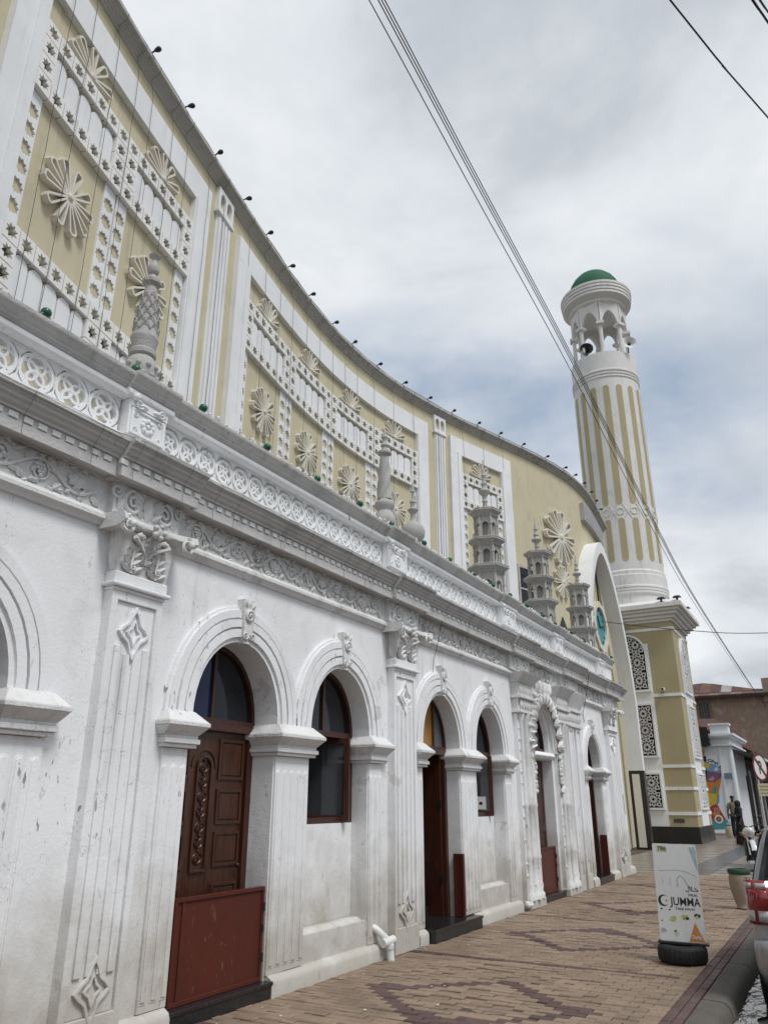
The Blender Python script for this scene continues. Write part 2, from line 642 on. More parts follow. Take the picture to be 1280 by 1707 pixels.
bricks = []
part_b = []
rows = int(20.4 / BR_W) + 20
for j in range(-20, rows - 18):
    y = j * BR_W + 0.05
    off = (BR_L / 2) if j % 2 else 0.0
    x = -0.1 + off
    while x + BR_L < 3.13:
        cx = x + BR_L / 2
        if cx > -0.05:
            brown = False
            for (ax, ay) in CENT:
                d = abs(cx - ax) / 1.05 + abs(y - ay) / 0.95
                if 0.76 < d < 1.02:
                    brown = True
            ym = (y - 1.72) % 3.5
            if ym < 0.1:
                brown = True
            bricks.append((cx, y, brown))
        x += BR_L
    if 3.142 - x > .018:
        part_b.append((x, 3.142, y))
def dip(x, y):
    z = 0.0
    for (ax, ay, r, h) in ((1.75, 6.75, 0.45, 0.03), (1.5, 8.1, 0.5, 0.022), (0.9, 7.6, 0.35, 0.014), (2.3, 10.2, 0.6, 0.015), (1.2, 12.2, 0.7, 0.018)):
        d2 = ((x - ax) / r) ** 2 + ((y - ay) / r) ** 2
        z -= h * math.exp(-d2)
    return z + 0.006 * noise.noise((x * 1.3, y * 1.3, 0.4))
def brick_mb(lx=BR_L, ly=BR_W):
    a, b, c = lx / 2 - GAP, ly / 2 - GAP, 0.004
    m = MB()
    m.frus((-a, a, -b, b, -0.05), (-a, a, -b, b, -c))
    m.frus((-a, a, -b, b, -c), (-a + c, a - c, -b + c, b - c, 0.0))
    m.f = [f for k, f in enumerate(m.f) if k not in (0, 1, 6)]
    return m
bm_t = brick_mb().mesh('brick', BRICK)
bm_b = brick_mb().mesh('brick', BRICKB)
scored = []
for (x, y, br) in bricks:
    p = proj((x, y, 0))
    vis = p is not None and -10 < p[0] < 1290 and p[1] < 1722
    scored.append(((0 if vis else 1000) + (p[2] if p else 500), x, y, br))
scored.sort()
def brick_mat(x, y):
    t = random.uniform
    bad = 1.0 if abs(x - 1.6) + abs(y - 7.7) < 1.3 else 0.35
    return Matrix.Translation((x + t(-.0025, .0025), y + t(-.0025, .0025), dip(x, y) + t(-.003, .003) * (1 + bad))) @ \
        Matrix.Rotation(t(-.012, .012) * (1 + bad), 4, 'Z') @ Matrix.Rotation(t(-.02, .02) * bad, 4, 'X') @ Matrix.Rotation(t(-.02, .02) * bad, 4, 'Y')
for s_, x, y, br in scored[:296]:
    place('brick', bm_b if br else bm_t, pave, brick_mat(x, y))
rest = MB()
rmi = []
base_b = brick_mb()
for s_, x, y, br in scored[296:]:
    m = brick_mat(x, y)
    rest.add([m @ Vector(q) for q in base_b.v], base_b.f)
    rmi += [1 if br else 0] * len(base_b.f)
for x0, x1, y in part_b:
    m = Matrix.Translation(((x0 + x1) / 2, y, dip(x0, y))) @ Matrix.Scale((x1 - x0) / BR_L, 4, (1, 0, 0))
    rest.add([m @ Vector(q) for q in base_b.v], base_b.f)
    rmi += [0] * len(base_b.f)
ro = rest.build('bricks_beyond', BRICK, pave)
ro.data.materials.append(BRICKB)
ro.data.polygons.foreach_set('material_index', rmi)
ro['kind'] = 'stuff'
# brown edging course along the kerb
ed = brick_mb(0.2, 0.1).mesh('edging_brick', BRICKB)
y = -2.0
while y < 20.3:
    for cx in (3.185, 3.265):
        place('edging_brick', ed, pave, Matrix.Translation((cx + .002, y + (0.1 if cx > 3.2 else 0), random.uniform(-.002, .002))) @ Matrix.Rotation(PI / 2, 4, 'Z') @ Matrix.Scale(0.8, 4, (0, 1, 0)))
    y += 0.2
# kerb stones
kerb = struct(MB().box(3.322, 3.54, -8.0, 42.0, -0.34, -0.16).build('kerb', KERB))
y = -4.0
k_i = 0
while y < 41:
    L_ = 0.92
    m = MB()
    prof = [(3.318, -0.2), (3.318, 0.0), (3.46, -0.004), (3.50, -0.014), (3.535, -0.05), (3.556, -0.13), (3.556, -0.2)]
    jit = random.uniform(-.006, .006)
    st = [y + 0.006, y + 0.02, y + L_ * .5, y + L_ - 0.02, y + L_ - 0.006]
    m.sweep(prof, st, lambda s, p, j=jit: (p[0] + j, s, p[1] + j * .6))
    m.build('kerb_stone', KERB, kerb, smooth=50)
    y += L_
# standing water in the gutter
def blob_edge(y):
    return 3.88 + 0.12 * math.sin(y * 2.1) + 0.06 * math.sin(y * 5.3 + 1) + 0.03 * math.sin(y * 13)
m_w, nt_w, b_w = nodes_of('gutter_water')
t_ = NT(nt_w)
b_w.inputs['Base Color'].default_value = (0.06, 0.058, 0.052, 1)
b_w.inputs['Roughness'].default_value = 0.05
b_w.inputs['Specular IOR Level'].default_value = 1.0
t_.link(t_.bump(t_.noise(5, 3, 0.5, vec=t_.map((1.8, 0.7, 1))), 0.35, 0.05), b_w.inputs['Normal'])
pud = MB()
ys = [4.0 + 0.08 * i for i in range(120)]
for y in ys:
    w = max(0.0, min(1.0, (y - 4) / 0.5, (13.5 - y) / 1.0))
    pud.v += [(3.558, y, -0.121), (3.558 + (blob_edge(y) - 3.558) * w, y, -0.121)]
for i in range(len(ys) - 1):
    pud.f.append((2 * i, 2 * i + 1, 2 * i + 3, 2 * i + 2))
struct(pud.build('gutter_water', m_w))

crumbs = MB()
for i in range(26):
    u = random.random() ** 3.0
    crumbs.obox(Matrix.Translation((.12 + 1.6 * u, 4.6 + 7.5 * random.random(), .004)) @ Matrix.Rotation(random.uniform(0, 6), 4, 'Z') @ Matrix.Rotation(random.uniform(-.4, .4), 4, 'X'), -.009, .009 * random.uniform(.2, 1.3), -.006, .006 * random.uniform(.2, 1.6), 0, .003)
cr_o = crumbs.build('plaster_crumbs', PLASTIC_W)
tag(cr_o, 'white flakes of plaster and litter scattered on the brick pavement', 'litter')
cr_o['kind'] = 'stuff'

# plaza in front of the portal and the tower
plaza = struct(MB().box(-9.0, 3.318, 20.425, 44.5, -0.32, -0.02).build('plaza_paving', SAND))
SLX = [-6.0, -4.8, -3.6, -2.4, -1.2, 0.0, 0.95]
def slab_mb(w, l):
    return MB().box(-w / 2 + .004, w / 2 - .004, -l / 2 + .004, l / 2 - .004, -0.05, 0.0)
sl_cache = {}
def slab(x0, x1, y0, y1, mt):
    key = (round(x1 - x0, 3), round(y1 - y0, 3), mt.name)
    if key not in sl_cache:
        sl_cache[key] = slab_mb(x1 - x0, y1 - y0).mesh('slab', mt)
    place('slab', sl_cache[key], plaza, Matrix.Translation(((x0 + x1) / 2, (y0 + y1) / 2, random.uniform(-.0015, .0015))))
y = 20.43
r_ = 0
while y < 42.5:
    for (a, b) in ((-1.4, -0.2), (-0.2, 0.95)):
        slab(a, b, y, y + 0.62, SLABL)
        slab(a, b, y + 0.62, y + 0.78, SLABD)
    slab(0.95, 1.65, y, y + 0.78, SLABG)
    for (a, b) in ((1.65, 2.5), (2.5, 3.31)):
        slab(a, b, y, y + 0.62, SLABL)
        slab(a, b, y + 0.62, y + 0.78, SLABD)
    y += 0.78

# ================================================================== WHITE ARCADED BUILDING
FH0, FH1 = 3.68, 4.05
wb = thing('arcaded_building', (0.0, 8.0, 0.0), 'old white limewashed building with arched doors, carved frieze and pierced parapet along the pavement', 'building')
# opening: y0, y1, bottom, spring, apex
OPEN = [(2.02, 3.2, 0.0, 2.25, 2.99), (4.95, 6.13, 0.0, 2.25, 2.99), (6.70, 7.88, 0.40, 2.25, 2.99), (9.25, 10.42, 0.0, 2.25, 2.98),
        (11.0, 12.13, 0.42, 2.25, 2.98), (13.5, 14.68, 0.0, 2.42, 3.22), (17.0, 18.08, 0.0, 2.25, 2.93)]
Y_END = 20.2
loops = [[(-2.5, -0.3), (Y_END, -0.3), (Y_END, 4.388), (-2.5, 4.388)]]
for (a, b, zb, sp, ap) in OPEN:
    loops.append([(a, zb)] + arch_pts(a, b, sp, ap) + [(b, zb)])
MB().prism(loops, -0.5, 0.0).build('wall', WHITE, wb)
# rooms behind and the roof deck
rm = MB()
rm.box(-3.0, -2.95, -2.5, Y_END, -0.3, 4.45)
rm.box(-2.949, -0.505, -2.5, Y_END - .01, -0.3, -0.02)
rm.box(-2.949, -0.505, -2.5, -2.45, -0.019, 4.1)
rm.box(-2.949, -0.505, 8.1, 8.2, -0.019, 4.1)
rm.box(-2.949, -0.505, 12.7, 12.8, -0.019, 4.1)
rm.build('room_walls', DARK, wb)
MB().box(-2.949, -0.505, Y_END - .009, Y_END, -0.3, 4.45).build('end_wall', WHITE, wb)
MB().box(-3.0, -0.51, -2.5, Y_END, 4.46, 4.49).build('roof', CONC, wb)

# base course
bp = [(-0.01, -0.05), (0.085, -0.05), (0.085, 0.10), (0.07, 0.13), (0.02, 0.16), (-0.01, 0.16)]
def base_seg(a, b):
    n = max(2, int((b - a) / .12))
    st = [a + (b - a) * i / n for i in range(n + 1)]
    m = MB().sweep(bp, st, lambda s, p: (p[0] + 0.006 * noise.noise((s * 3, p[1] * 9, 2)) if p[0] > 0 else p[0], s, p[1] + 0.008 * noise.noise((s * 2.5, 5, 1)) if p[1] > 0 else p[1]))
    m.build('base_course', WHITE, wb, smooth=35)
for a, b in ((-2.5, 2.0), (3.22, 3.86), (6.16, 8.3), (8.99, 9.22), (10.72, 12.5), (16.6, 16.98), (18.12, 18.75), (19.65, 20.2)):
    base_seg(a, b)
base_seg(4.46, 4.93)

# archivolts with stepped mouldings
def archivolt(y0, y1, sp, ap, widths, name='archivolt', mat=WHITE, foot=0.08):
    g = 0.0
    m = MB()
    for w, d in widths:
        a_in = arch_pts(y0, y1, sp, ap, 22, g)
        a_out = arch_pts(y0, y1, sp, ap, 22, g + w)
        lo = sp - foot
        m.prism([[(a_in[0][0], lo)] + a_in + [(a_in[-1][0], lo), (a_out[-1][0], lo)] + a_out[::-1] + [(a_out[0][0], lo)]], -0.003, d)
        g += w
    return m.build(name, mat, wb)
AW = [(0.045, 0.03), (0.075, 0.055), (0.018, 0.02), (0.07, 0.06), (0.018, 0.024), (0.07, 0.052), (0.03, 0.03)]
def leaf(m, c, ang, ln, wd, th, fn, curl=0.0):
    """a veined leaf lying on the wall, built in (u,v,w) and mapped"""
    n = 5
    ca, sa = math.cos(ang), math.sin(ang)
    vs, fs = [], []
    for i in range(n + 1):
        t = i / n
        wq = wd * math.sin(PI * min(1, t * 0.93 + 0.06)) ** 0.8
        x = ln * t
        lift = th * math.sin(PI * t * 0.9 + 0.15) + curl * t * t
        for k, q in enumerate((-1, -0.5, 0, 0.5, 1)):
            hh = lift * (1 - 0.75 * abs(q)) - (0.35 * th if abs(q) == 0.5 else 0) * 0.5
            px_, py_ = x, wq * q * (1 + (0.18 if i % 2 else -0.1) * abs(q))
            vs.append(fn(c[0] + px_ * ca - py_ * sa, c[1] + px_ * sa + py_ * ca, c[2] + hh))
    for i in range(n):
        for k in range(4):
            a = i * 5 + k
            fs.append((a, a + 1, a + 6, a + 5))
    m.add(vs, fs)
def spiral(m, c, r, turns, th, fn, ph=0.0, sgn=1, n=22):
    pts = []
    for i in range(n + 1):
        t = i / n
        rr = r * (1 - 0.85 * t)
        a = ph + sgn * turns * 2 * PI * t
        pts.append(fn(c[0] + rr * math.cos(a), c[1] + rr * math.sin(a), c[2] + th * (0.4 + 0.6 * t)))
    m.tube(pts, [th * (0.85 - 0.35 * i / n) for i in range(n + 1)], 5)
def keystone(yc, z0, h=0.30, w=0.15):
    m = MB()
    m.prism([[(yc - w * .38, z0), (yc + w * .38, z0), (yc + w * .55, z0 + h), (yc - w * .55, z0 + h)]], 0, 0.085)
    spiral(m, (yc, z0 + h * .62, 0.085), 0.062, 1.6, 0.02, fac)
    spiral(m, (yc - .045, z0 + h * .18, 0.085), 0.04, 1.4, 0.016, fac, 0, -1)
    spiral(m, (yc + .045, z0 + h * .18, 0.085), 0.04, 1.4, 0.016, fac, PI, 1)
    for q in (-1, 0, 1):
        leaf(m, (yc + q * .03, z0 + h * .8, 0.08), PI / 2 - q * .6, 0.1, 0.03, 0.03, fac)
    m.build('keystone', ORN, wb, smooth=40)
for k, (a, b, zb, sp, ap) in enumerate(OPEN):
    if k == 5:
        continue
    sc = 1.0 if k < 5 else 0.75
    archivolt(a, b, sp, ap, [(w * sc, d) for w, d in AW])
    keystone((a + b) / 2, ap - 0.02, 0.42 * (0.9 if k >= 5 else 1))

# imposts with weathered sloping tops, wrapped into the reveal
def impost(a, b, left, right, zt=2.3):
    """a..b pier front; left / right tell where an opening adjoins"""
    la, rb = (a - 0.085 if left else a - 0.07), (b + 0.085 if right else b + 0.07)
    xi = -0.44
    m = MB()
    steps = [(2.005, 2.035, 0.035), (2.035, 2.075, 0.055), (2.075, 2.10, 0.04)]
    for z0, z1, e in steps:
        m.box(xi, 0.04 + e, a - e * (1 if left else .6), b + e * (1 if right else .6), z0, z1)
    m.frus((xi, 0.075, a - .04, b + .04, 2.10), (xi, 0.16, la - .0, rb + .0, 2.17))
    m.box(xi, 0.165, la - .004, rb + .004, 2.17, 2.205)
    m.frus((xi, 0.16, la, rb, 2.205), (xi, 0.055, a - .0, b + .0, zt))
    m.build('impost', ORN, wb, bevel=0.006)
def pier(a, b, z0=0.16, z1=2.0, n=3):
    m = MB()
    m.box(-0.002, 0.022, a + .012, b - .012, z0, z1)
    w = (b - a) / n
    for i in range(n):
        c = a + w * (i + .5)
        hw = w * .34
        lo, hi = z0 + .05, z1 - .16
        arc = [(c + hw * math.cos(t * PI / 8), hi + hw * math.sin(t * PI / 8)) for t in range(9)]
        m.prism([[(c - hw, lo), (c + hw, lo)] + arc], 0.02, 0.026)
        inn = [(c + hw * .62 * math.cos(t * PI / 8), hi + hw * .62 * math.sin(t * PI / 8)) for t in range(9)]
        m.prism([[(c - hw * .62, lo + .02), (c + hw * .62, lo + .02)] + inn], 0.024, 0.034)
    m.build('pier_fluting', WHITE, wb, bevel=0.004)
for a, b, l, r, n in ((3.2, 3.56, 1, 0, 3), (4.64, 4.95, 0, 1, 3), (6.13, 6.70, 1, 1, 5), (7.88, 8.2, 1, 0, 3), (9.02, 9.25, 0, 1, 2), (10.42, 11.0, 1, 1, 5),
                      (12.13, 12.42, 1, 0, 3), (16.8, 17.0, 0, 1, 2), (18.08, 18.45, 1, 0, 3), (1.7, 2.02, 0, 1, 3)):
    impost(a, b, l, r)
    pier(a, b, 0.165, 2.0, n)

# window niches (blind panel under each window)
for (a, b, zb, sp, ap) in (OPEN[2], OPEN[4]):
    m = MB()
    m.box(-0.49, -0.20, a + .001, b - .001, zb - .05, 1.37)
    m.frus((-0.17, -0.001, a + .002, b - .002, zb - .04), (-0.17, -0.10, a + .002, b - .002, zb + .03))
    m.build('window_apron', WHITE, wb)

# pilasters
def pilaster(a, b, z0=0.16, z1=3.12, d=0.1, deco=True):
    m = MB()
    c, w = (a + b) / 2, b - a
    m.prism([rect(a, b, z0 - .16, z1), rect(a + .06, b - .06, z0 + .1, z1 - .07)], -0.002, d)
    m.box(-0.001, d - .022, a + .061, b - .061, z0 + .101, z1 - .071)
    m.build('pilaster_shaft', WHITE, wb, bevel=0.006)
    iw = w - .14
    g = MB()
    for i in range(4):
        u = a + .07 + iw * (i + .5) / 4
        hw = iw / 8 * .62
        g.prism([[(u - hw, z0 + .34), (u + hw, z0 + .34), (u + hw, z1 - .50 + .06 * abs(i - 1.5)), (u - hw, z1 - .50 + .06 * abs(i - 1.5))]], d - .023, d - .004)
    g.build('pilaster_flute', WHITE, wb, bevel=0.004)
    if deco:
        for zc, s in ((z1 - .3, 1), (z0 + .25, -1)):
            k = MB()
            hw, hh = w * .27, .15
            def cusp(f):
                out = []
                for q in range(24):
                    t = 2 * PI * q / 24
                    r_ = 1 / (abs(math.cos(t)) + abs(math.sin(t)))
                    r_ *= 1 + 0.12 * math.cos(4 * t) + .02
                    out.append((c + hw * f * r_ * math.cos(t), zc + s * hh * f * r_ * 1.25 * math.sin(t)))
                return out
            k.prism([cusp(1.0), cusp(.78)], d - .023, d + .004)
            k.prism([cusp(.5), cusp(.33)], d - .023, d)
            k.build('diamond_ornament', WHITE, wb, bevel=0.004)
def capital(a, b, z0=3.12, zt=3.70, d=0.1):
    c, w = (a + b) / 2, b - a
    n = MB()
    n.box(-0.002, d + .012, a - .01, b + .01, z0 + .0, z0 + .03)
    n.box(-0.002, d + .045, a - .04, b + .04, z0 + .03, z0 + .065)
    n.box(-0.002, d + .02, a - .015, b + .015, z0 + .065, z0 + .15)
    n.build('neck_moulding', WHITE, wb, bevel=0.012)
    m = MB()
    zc0, zc1 = z0 + .15, zt - .1
    m.frus((-0.002, d, a + .0, b - .0, zc0), (-0.002, d + .05, a - .03, b + .03, zc1))
    m.build('capital_bell', ORN, wb)
    L = MB()
    fb = lambda u, v, q: (q, u, v)
    def acanthus(u, zz0, hh, ww, x0):
        L.tube([(x0 + .01 + .05 * t * t, u, zz0 + hh * t) for t in (0, .3, .6, .85, 1)], [.016, .014, .012, .012, .01], 5)
        for lv in range(5):
            t = .02 + .19 * lv
            for q in (-1, 1):
                leaf(L, (u + q * .006, zz0 + hh * t, x0 + .008 + .05 * t * t), PI / 2 - q * (1.0 - .1 * lv), ww * (1.05 - .13 * lv), .026, .03, fb, .02)
        leaf(L, (u, zz0 + hh * .78, x0 + .03), PI / 2, hh * .28, ww * .45, .03, fb, .06)
        leaf(L, (u, zz0 + hh * 1.03, x0 + .085), -PI / 2, hh * .16, ww * .4, .02, fb, -.01)
    for q in (-1, 1):
        acanthus(c + q * w * .25, zc0 + .005, zc1 - zc0 - .02, w * .22, d + .005)
        spiral(L, (c + q * w * .25, zc0 + .06, d + .03), .03, 1.4, .01, fac, 0, q, 12)
    acanthus(c, zc0 + .1, (zc1 - zc0) * .72, w * .13, d + .012)
    for q in (-1, 1):      # side leaves on the return
        for zz0 in (zc0, zc0 + .15):
            fs = lambda u, v, w_, q=q: (u, (a if q < 0 else b) + q * w_, v)
            leaf(L, (d * .5, zz0, .0), PI / 2, .2, .05, .04, fs, .02)
    L.build('acanthus_leaf', ORN, wb, smooth=60)
    # flared abacus with corner volutes
    A = MB()
    st = [(-1 + 2 * i / 16) for i in range(17)]
    def aprof(s):
        e = d + .08 + .12 * abs(s) ** 2.0 + .03 * math.exp(-(s / .18) ** 2)
        half = w / 2 + .145
        z_b = zt - .085 - .02 * abs(s) ** 3 + .006 * math.sin(s * 26)
        return [(-.002, c + half * s, z_b - .01), (e * .7, c + half * s, z_b - .012), (e * .95, c + half * s, z_b + .012), (e, c + half * s, z_b + .03), (e * .985, c + half * s, z_b + .055), (e * .93, c + half * s, zt - .01), (-.002, c + half * s, zt + .01)]
    for s in st:
        A.v += aprof(s)
    for i in range(16):
        for j in range(7):
            A.f.append((i * 7 + j, i * 7 + (j + 1) % 7, (i + 1) * 7 + (j + 1) % 7, (i + 1) * 7 + j))
    A.f += [tuple(range(7)), tuple(range(16 * 7, 17 * 7))]
    A.build('abacus', ORN, wb, smooth=35)
    V = MB()
    for q in (-1, 1):
        fv = lambda u, v, w_, q=q: (d + .16 + w_ * .8 - .3 * q * (u - c) * 0 - .06, u, v)
        spiral(V, (c + q * (w / 2 + .06), zt - .1, .05), .075, 1.7, .024, fv, PI / 2, -q)
        V.ball((d + .2, c + q * (w / 2 + .06), zt - .1), .03, 7, 5)
        V.tube([(d + .03, c + q * .02, zt - .25), (d + .06, c + q * w * .2, zt - .19), (d + .09, c + q * w * .36, zt - .15)], [.014, .018, .02], 6)
    V.ball((d + .13, c, zt - .07), .055, 8, 6, (.7, 1, 1))
    for i in range(5):
        t = 2 * PI * i / 5
        V.ball((d + .15, c + .05 * math.cos(t), zt - .07 + .05 * math.sin(t)), .026, 6, 4)
    V.build('volute', ORN, wb, smooth=60)
PIL = [(3.9, 4.42), (8.36, 8.94), (18.8, 19.6)]
for a, b in PIL:
    pilaster(a, b)
    capital(a, b)

# frieze: mouldings + vine scroll
mp = [(-.002, 3.60), (.03, 3.60), (.045, 3.63), (.075, 3.645), (.075, 3.675), (.055, 3.69), (.03, 3.72), (-.002, 3.72)]
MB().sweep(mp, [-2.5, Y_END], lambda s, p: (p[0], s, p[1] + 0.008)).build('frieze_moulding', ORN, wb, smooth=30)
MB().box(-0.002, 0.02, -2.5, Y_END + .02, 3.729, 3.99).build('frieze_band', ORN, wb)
def vine(y0, y1, idx):
    m = MB()
    per = 0.60
    n = max(1, round((y1 - y0) / per))
    per = (y1 - y0) / n
    zc = 3.857
    pts = []
    N = n * 14
    for i in range(N + 1):
        u = y0 + (y1 - y0) * i / N
        pts.append((.032, u, zc + .078 * math.sin(2 * PI * (u - y0) / per)))
    m.tube(pts, .014, 5)
    for i in range(n * 2):
        u = y0 + per * (i + .5) / 2
        up = 1 if i % 2 == 0 else -1
        spiral(m, (u, zc - up * .012, .022), .092, 1.35, .014, fac, PI / 2 * up, -up, 18)
        if i % 3 == 0:
            for r_ in range(4):
                for q in range(4 - r_ if r_ else 3):
                    m.ball((.045, u + (q - (3 - r_) / 2 + .0) * .026, zc - up * .01 + .035 - r_ * .026), .0155, 5, 4)
        elif i % 3 == 1:
            for q in (-1, 0, 1):
                leaf(m, (u, zc - up * .06, .03), PI / 2 * up + q * .75, .12, .035, .035, fac)
        else:
            for q in range(5):
                t = 2 * PI * q / 5
                m.ball((.04, u + .03 * math.cos(t), zc + .03 * math.sin(t)), .019, 5, 4)
        for q in range(9):
            leaf(m, (u + random.uniform(-.14, .14), zc + random.uniform(-.11, .09), .022), random.uniform(0, 6.28), random.uniform(.05, .1), .022, .035, fac)
        for q in (-1, 1):
            leaf(m, (u + q * per * .2, zc + up * .05, .025), PI / 2 * up + q * .9, .11, .028, .03, fac)
            leaf(m, (u + q * per * .12, zc - up * .11, .025), -PI / 2 * up + q * 1.1, .07, .02, .022, fac)
    o = m.build('vine_relief', ORN, wb, smooth=60)
    # fillet rows of little beads and leaves
    f = MB()
    k = int((y1 - y0) / .085)
    for i in range(k):
        u = y0 + (y1 - y0) * (i + .5) / k
        leaf(f, (u - .03, 3.968, .022), .35 * (1 if i % 2 else -1), .06, .012, .014, fac)
    f.build('leaf_fillet', ORN, wb, smooth=60)['kind'] = 'stuff'
BAYS = [(1.0, 3.66), (4.66, 8.1), (9.2, 12.4), (13.6, 15.3), (16.7, 18.6)]
for i, (a, b) in enumerate(BAYS):
    vine(a, b, i)
def frieze_block(a, b):
    m = MB()
    m.box(-.002, .085, a - .1, b + .1, 3.729, 3.984)
    c = (a + b) / 2
    for q in (-1, 1):
        spiral(m, (c + q * .17, 3.855, .085), .105, 1.7, .022, fac, PI / 2, -q)
        spiral(m, (c + q * .34, 3.91, .085), .06, 1.4, .016, fac, 0, q)
        for z_ in (3.77, 3.83, 3.89):
            leaf(m, (c + q * .05, z_, .085), PI / 2 - q * (.9 + (z_ - 3.78) * 2), .15, .035, .045, fac)
        leaf(m, (c + q * .3, 3.76, .085), PI / 2 + q * .2, .13, .04, .04, fac)
    leaf(m, (c, 3.75, .085), PI / 2, .22, .06, .05, fac)
    m.build('frieze_acanthus', ORN, wb, smooth=50)
for a, b in PIL + [(12.62, 13.4), (15.45, 16.5)]:
    frieze_block(a, b)

# main cornice, breaking forward over the pilasters
cp = [(-.002, 3.985), (.055, 3.985), (.06, 4.0), (.085, 4.005), (.15, 4.0), (.15, 3.982), (.175, 3.982), (.175, 4.06), (.168, 4.064), (.168, 4.125), (.19, 4.13), (.19, 4.15), (.215, 4.165), (.225, 4.19), (.25, 4.20), (.255, 4.225), (.27, 4.23),
      (.285, 4.245), (.29, 4.25), (.29, 4.275), (.2, 4.33), (.08, 4.375), (.02, 4.388), (-.002, 4.388)]
def cornice_seg(a, b, e):
    n = max(2, int((b - a) / .25))
    st = [a + (b - a) * i / n for i in range(n + 1)]
    m = MB().sweep(cp, st, lambda s, p: (p[0] + (e if p[0] > .01 else 0) + (.004 * noise.noise((s * 4, p[1] * 20, 3)) if p[0] > .01 else 0), s, p[1] + (.004 * noise.noise((s * 2, 1, p[0] * 9)))))
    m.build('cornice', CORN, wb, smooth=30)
BRK = [(3.72, 4.58), (8.18, 9.12), (12.4, 13.5), (15.25, 16.65), (18.62, 19.8)]
q_ = -2.5
for a, b in BRK:
    cornice_seg(q_ + .001, a - .001, 0)
    cornice_seg(a, b, .055)
    q_ = b
cornice_seg(q_ + .001, Y_END + .28, 0)
# dentil blocks under the drip
dm = MB().box(0.0, .024, -.036, .036, 0, .042).mesh('dentil', ORN)
y = 2.2
while y < Y_END:
    inb = any(a - .03 < y < b + .03 for a, b in BRK)
    place('dentil', dm, wb, Matrix.Translation((.158 + (.055 if inb else 0), y, 4.074)))
    y += .118 if y < 8 else .16

# ---------------------------------------------------------------- pierced parapet
ZP0, ZP1 = 4.45, 4.782
def ring2(cx, cy, r, w, n=20):
    return [circ(cx, cy, r, n), circ(cx, cy, r - w, n)]
def panel_a(p):
    """interlaced circles"""
    h = ZP1 - ZP0
    m = MB()
    cy = h / 2
    r = min(p * .49, h * .49)
    m.prism([rect(-p / 2, p / 2, 0, .022)], 0, .05).prism([rect(-p / 2, p / 2, h - .022, h)], 0, .05)
    m.prism(ring2(0, cy, r, .026, 24), 0.0, .048)
    m.prism([rect(-p / 2, -p / 2 + .012, 0, h)], 0.0, .044)
    for i in range(4):
        a = PI / 2 * i
        m.prism(ring2(r * .42 * math.cos(a), cy + r * .42 * math.sin(a), r * .56, .022, 16), .004 + .002 * i, .036 + .002 * i)
    for q in (-1, 1):
        for z_ in (-1, 1):
            m.prism([[(q * p / 2, cy + z_ * h * .5), (q * p / 2, cy + z_ * h * .22), (q * p * .33, cy + z_ * h * .40), (q * p * .2, cy + z_ * h * .5)]], .002, .045)
    return m
def panel_b(p):
    """framed square pierced by crossed lobes"""
    h = ZP1 - ZP0
    m = MB()
    cy = h / 2
    rx, ry = p * .43, h * .45
    def ell(f, n=24):
        return [(rx * f * math.cos(2 * PI * k / n) * (1 + .05 * math.cos(8 * PI * 2 * k / n)), cy + ry * f * math.sin(2 * PI * k / n)) for k in range(n)]
    m.prism([rect(-p / 2, p / 2, 0, h), ell(1.0)], 0, .045)
    m.prism([rect(-p / 2, -p / 2 + .012, 0, h)], .04, .058)
    for sgn in (-1, 1):
        for k in (-.62, .62):
            # diagonal bar clipped to the round opening
            t0 = k * .52
            L = math.sqrt(max(0, 1.02 - t0 * t0 * 1.0))
            dx, dy = math.sqrt(.5), sgn * math.sqrt(.5)
            nx_, ny_ = -dy, dx
            pts = []
            for (a_, b_) in ((-L, -.115), (L, -.115), (L, .115), (-L, .115)):
                pts.append(((dx * a_ + nx_ * (t0 + b_)) * rx, cy + (dy * a_ + ny_ * (t0 + b_)) * ry))
            m.prism([pts], .006 + .002 * (sgn > 0), .036 + .002 * (sgn > 0))
    return m
BAL = [(-0.3, 3.84, 'a', .318), (4.3, 8.27, 'a', .248), (8.82, 12.3, 'a', .262), (13.02, 15.25, 'a', .235), (15.84, 18.65, 'a', .235)]
for a, b, k, p in BAL:
    n = round((b - a) / p)
    p = (b - a) / n
    me = (panel_a(p) if k == 'a' else panel_b(p)).mesh('lattice_panel', WHITE)
    for i in range(n):
        place('lattice_panel', me, wb, Matrix.Translation((-.085, a + p * (i + .5), ZP0)))
# bottom plinth and coping
MB().box(-.2, .03, -2.5, Y_END - .1, 4.39, 4.4495).build('parapet_plinth', WHITE, wb)
cr0 = [(-.2, 4.783), (.02, 4.783), (.04, 4.79), (.05, 4.81), (.048, 4.84), (.035, 4.855), (.035, 4.8595), (-.2, 4.8595)]
cc = [(-.2, 4.86), (.045, 4.86), (.055, 4.88), (.075, 4.885), (.075, 4.905), (.1, 4.92), (.115, 4.945), (.13, 4.95), (.135, 4.96), (.135, 4.985), (.09, 4.99), (-.2, 5.0)]
def coping(a, b, e):
    MB().sweep(cr0, [a, b], lambda s, p: (p[0] + (e if p[0] > 0 else -e * .5), s, p[1])).build('parapet_rail', WHITE, wb, smooth=50)
    MB().sweep(cc, [a, (a + b) / 2, b], lambda s, p: (p[0] + (e if p[0] > 0 else -e * .5), s, p[1] + (.003 if e else 0))).build('coping', CORN, wb, smooth=35)
PED = [(3.86, 4.28), (8.29, 8.8), (12.32, 13.0), (15.27, 15.82), (18.67, 19.25)]
q_ = -2.5
for a, b in PED:
    coping(q_, a - .05, 0)
    coping(a - .05, b + .05, .045)
    q_ = b + .05
coping(q_, Y_END - .05, 0)
MB().box(-.195, -.001, 19.255, Y_END - .06, 4.4501, 4.782).build('parapet_end', WHITE, wb)
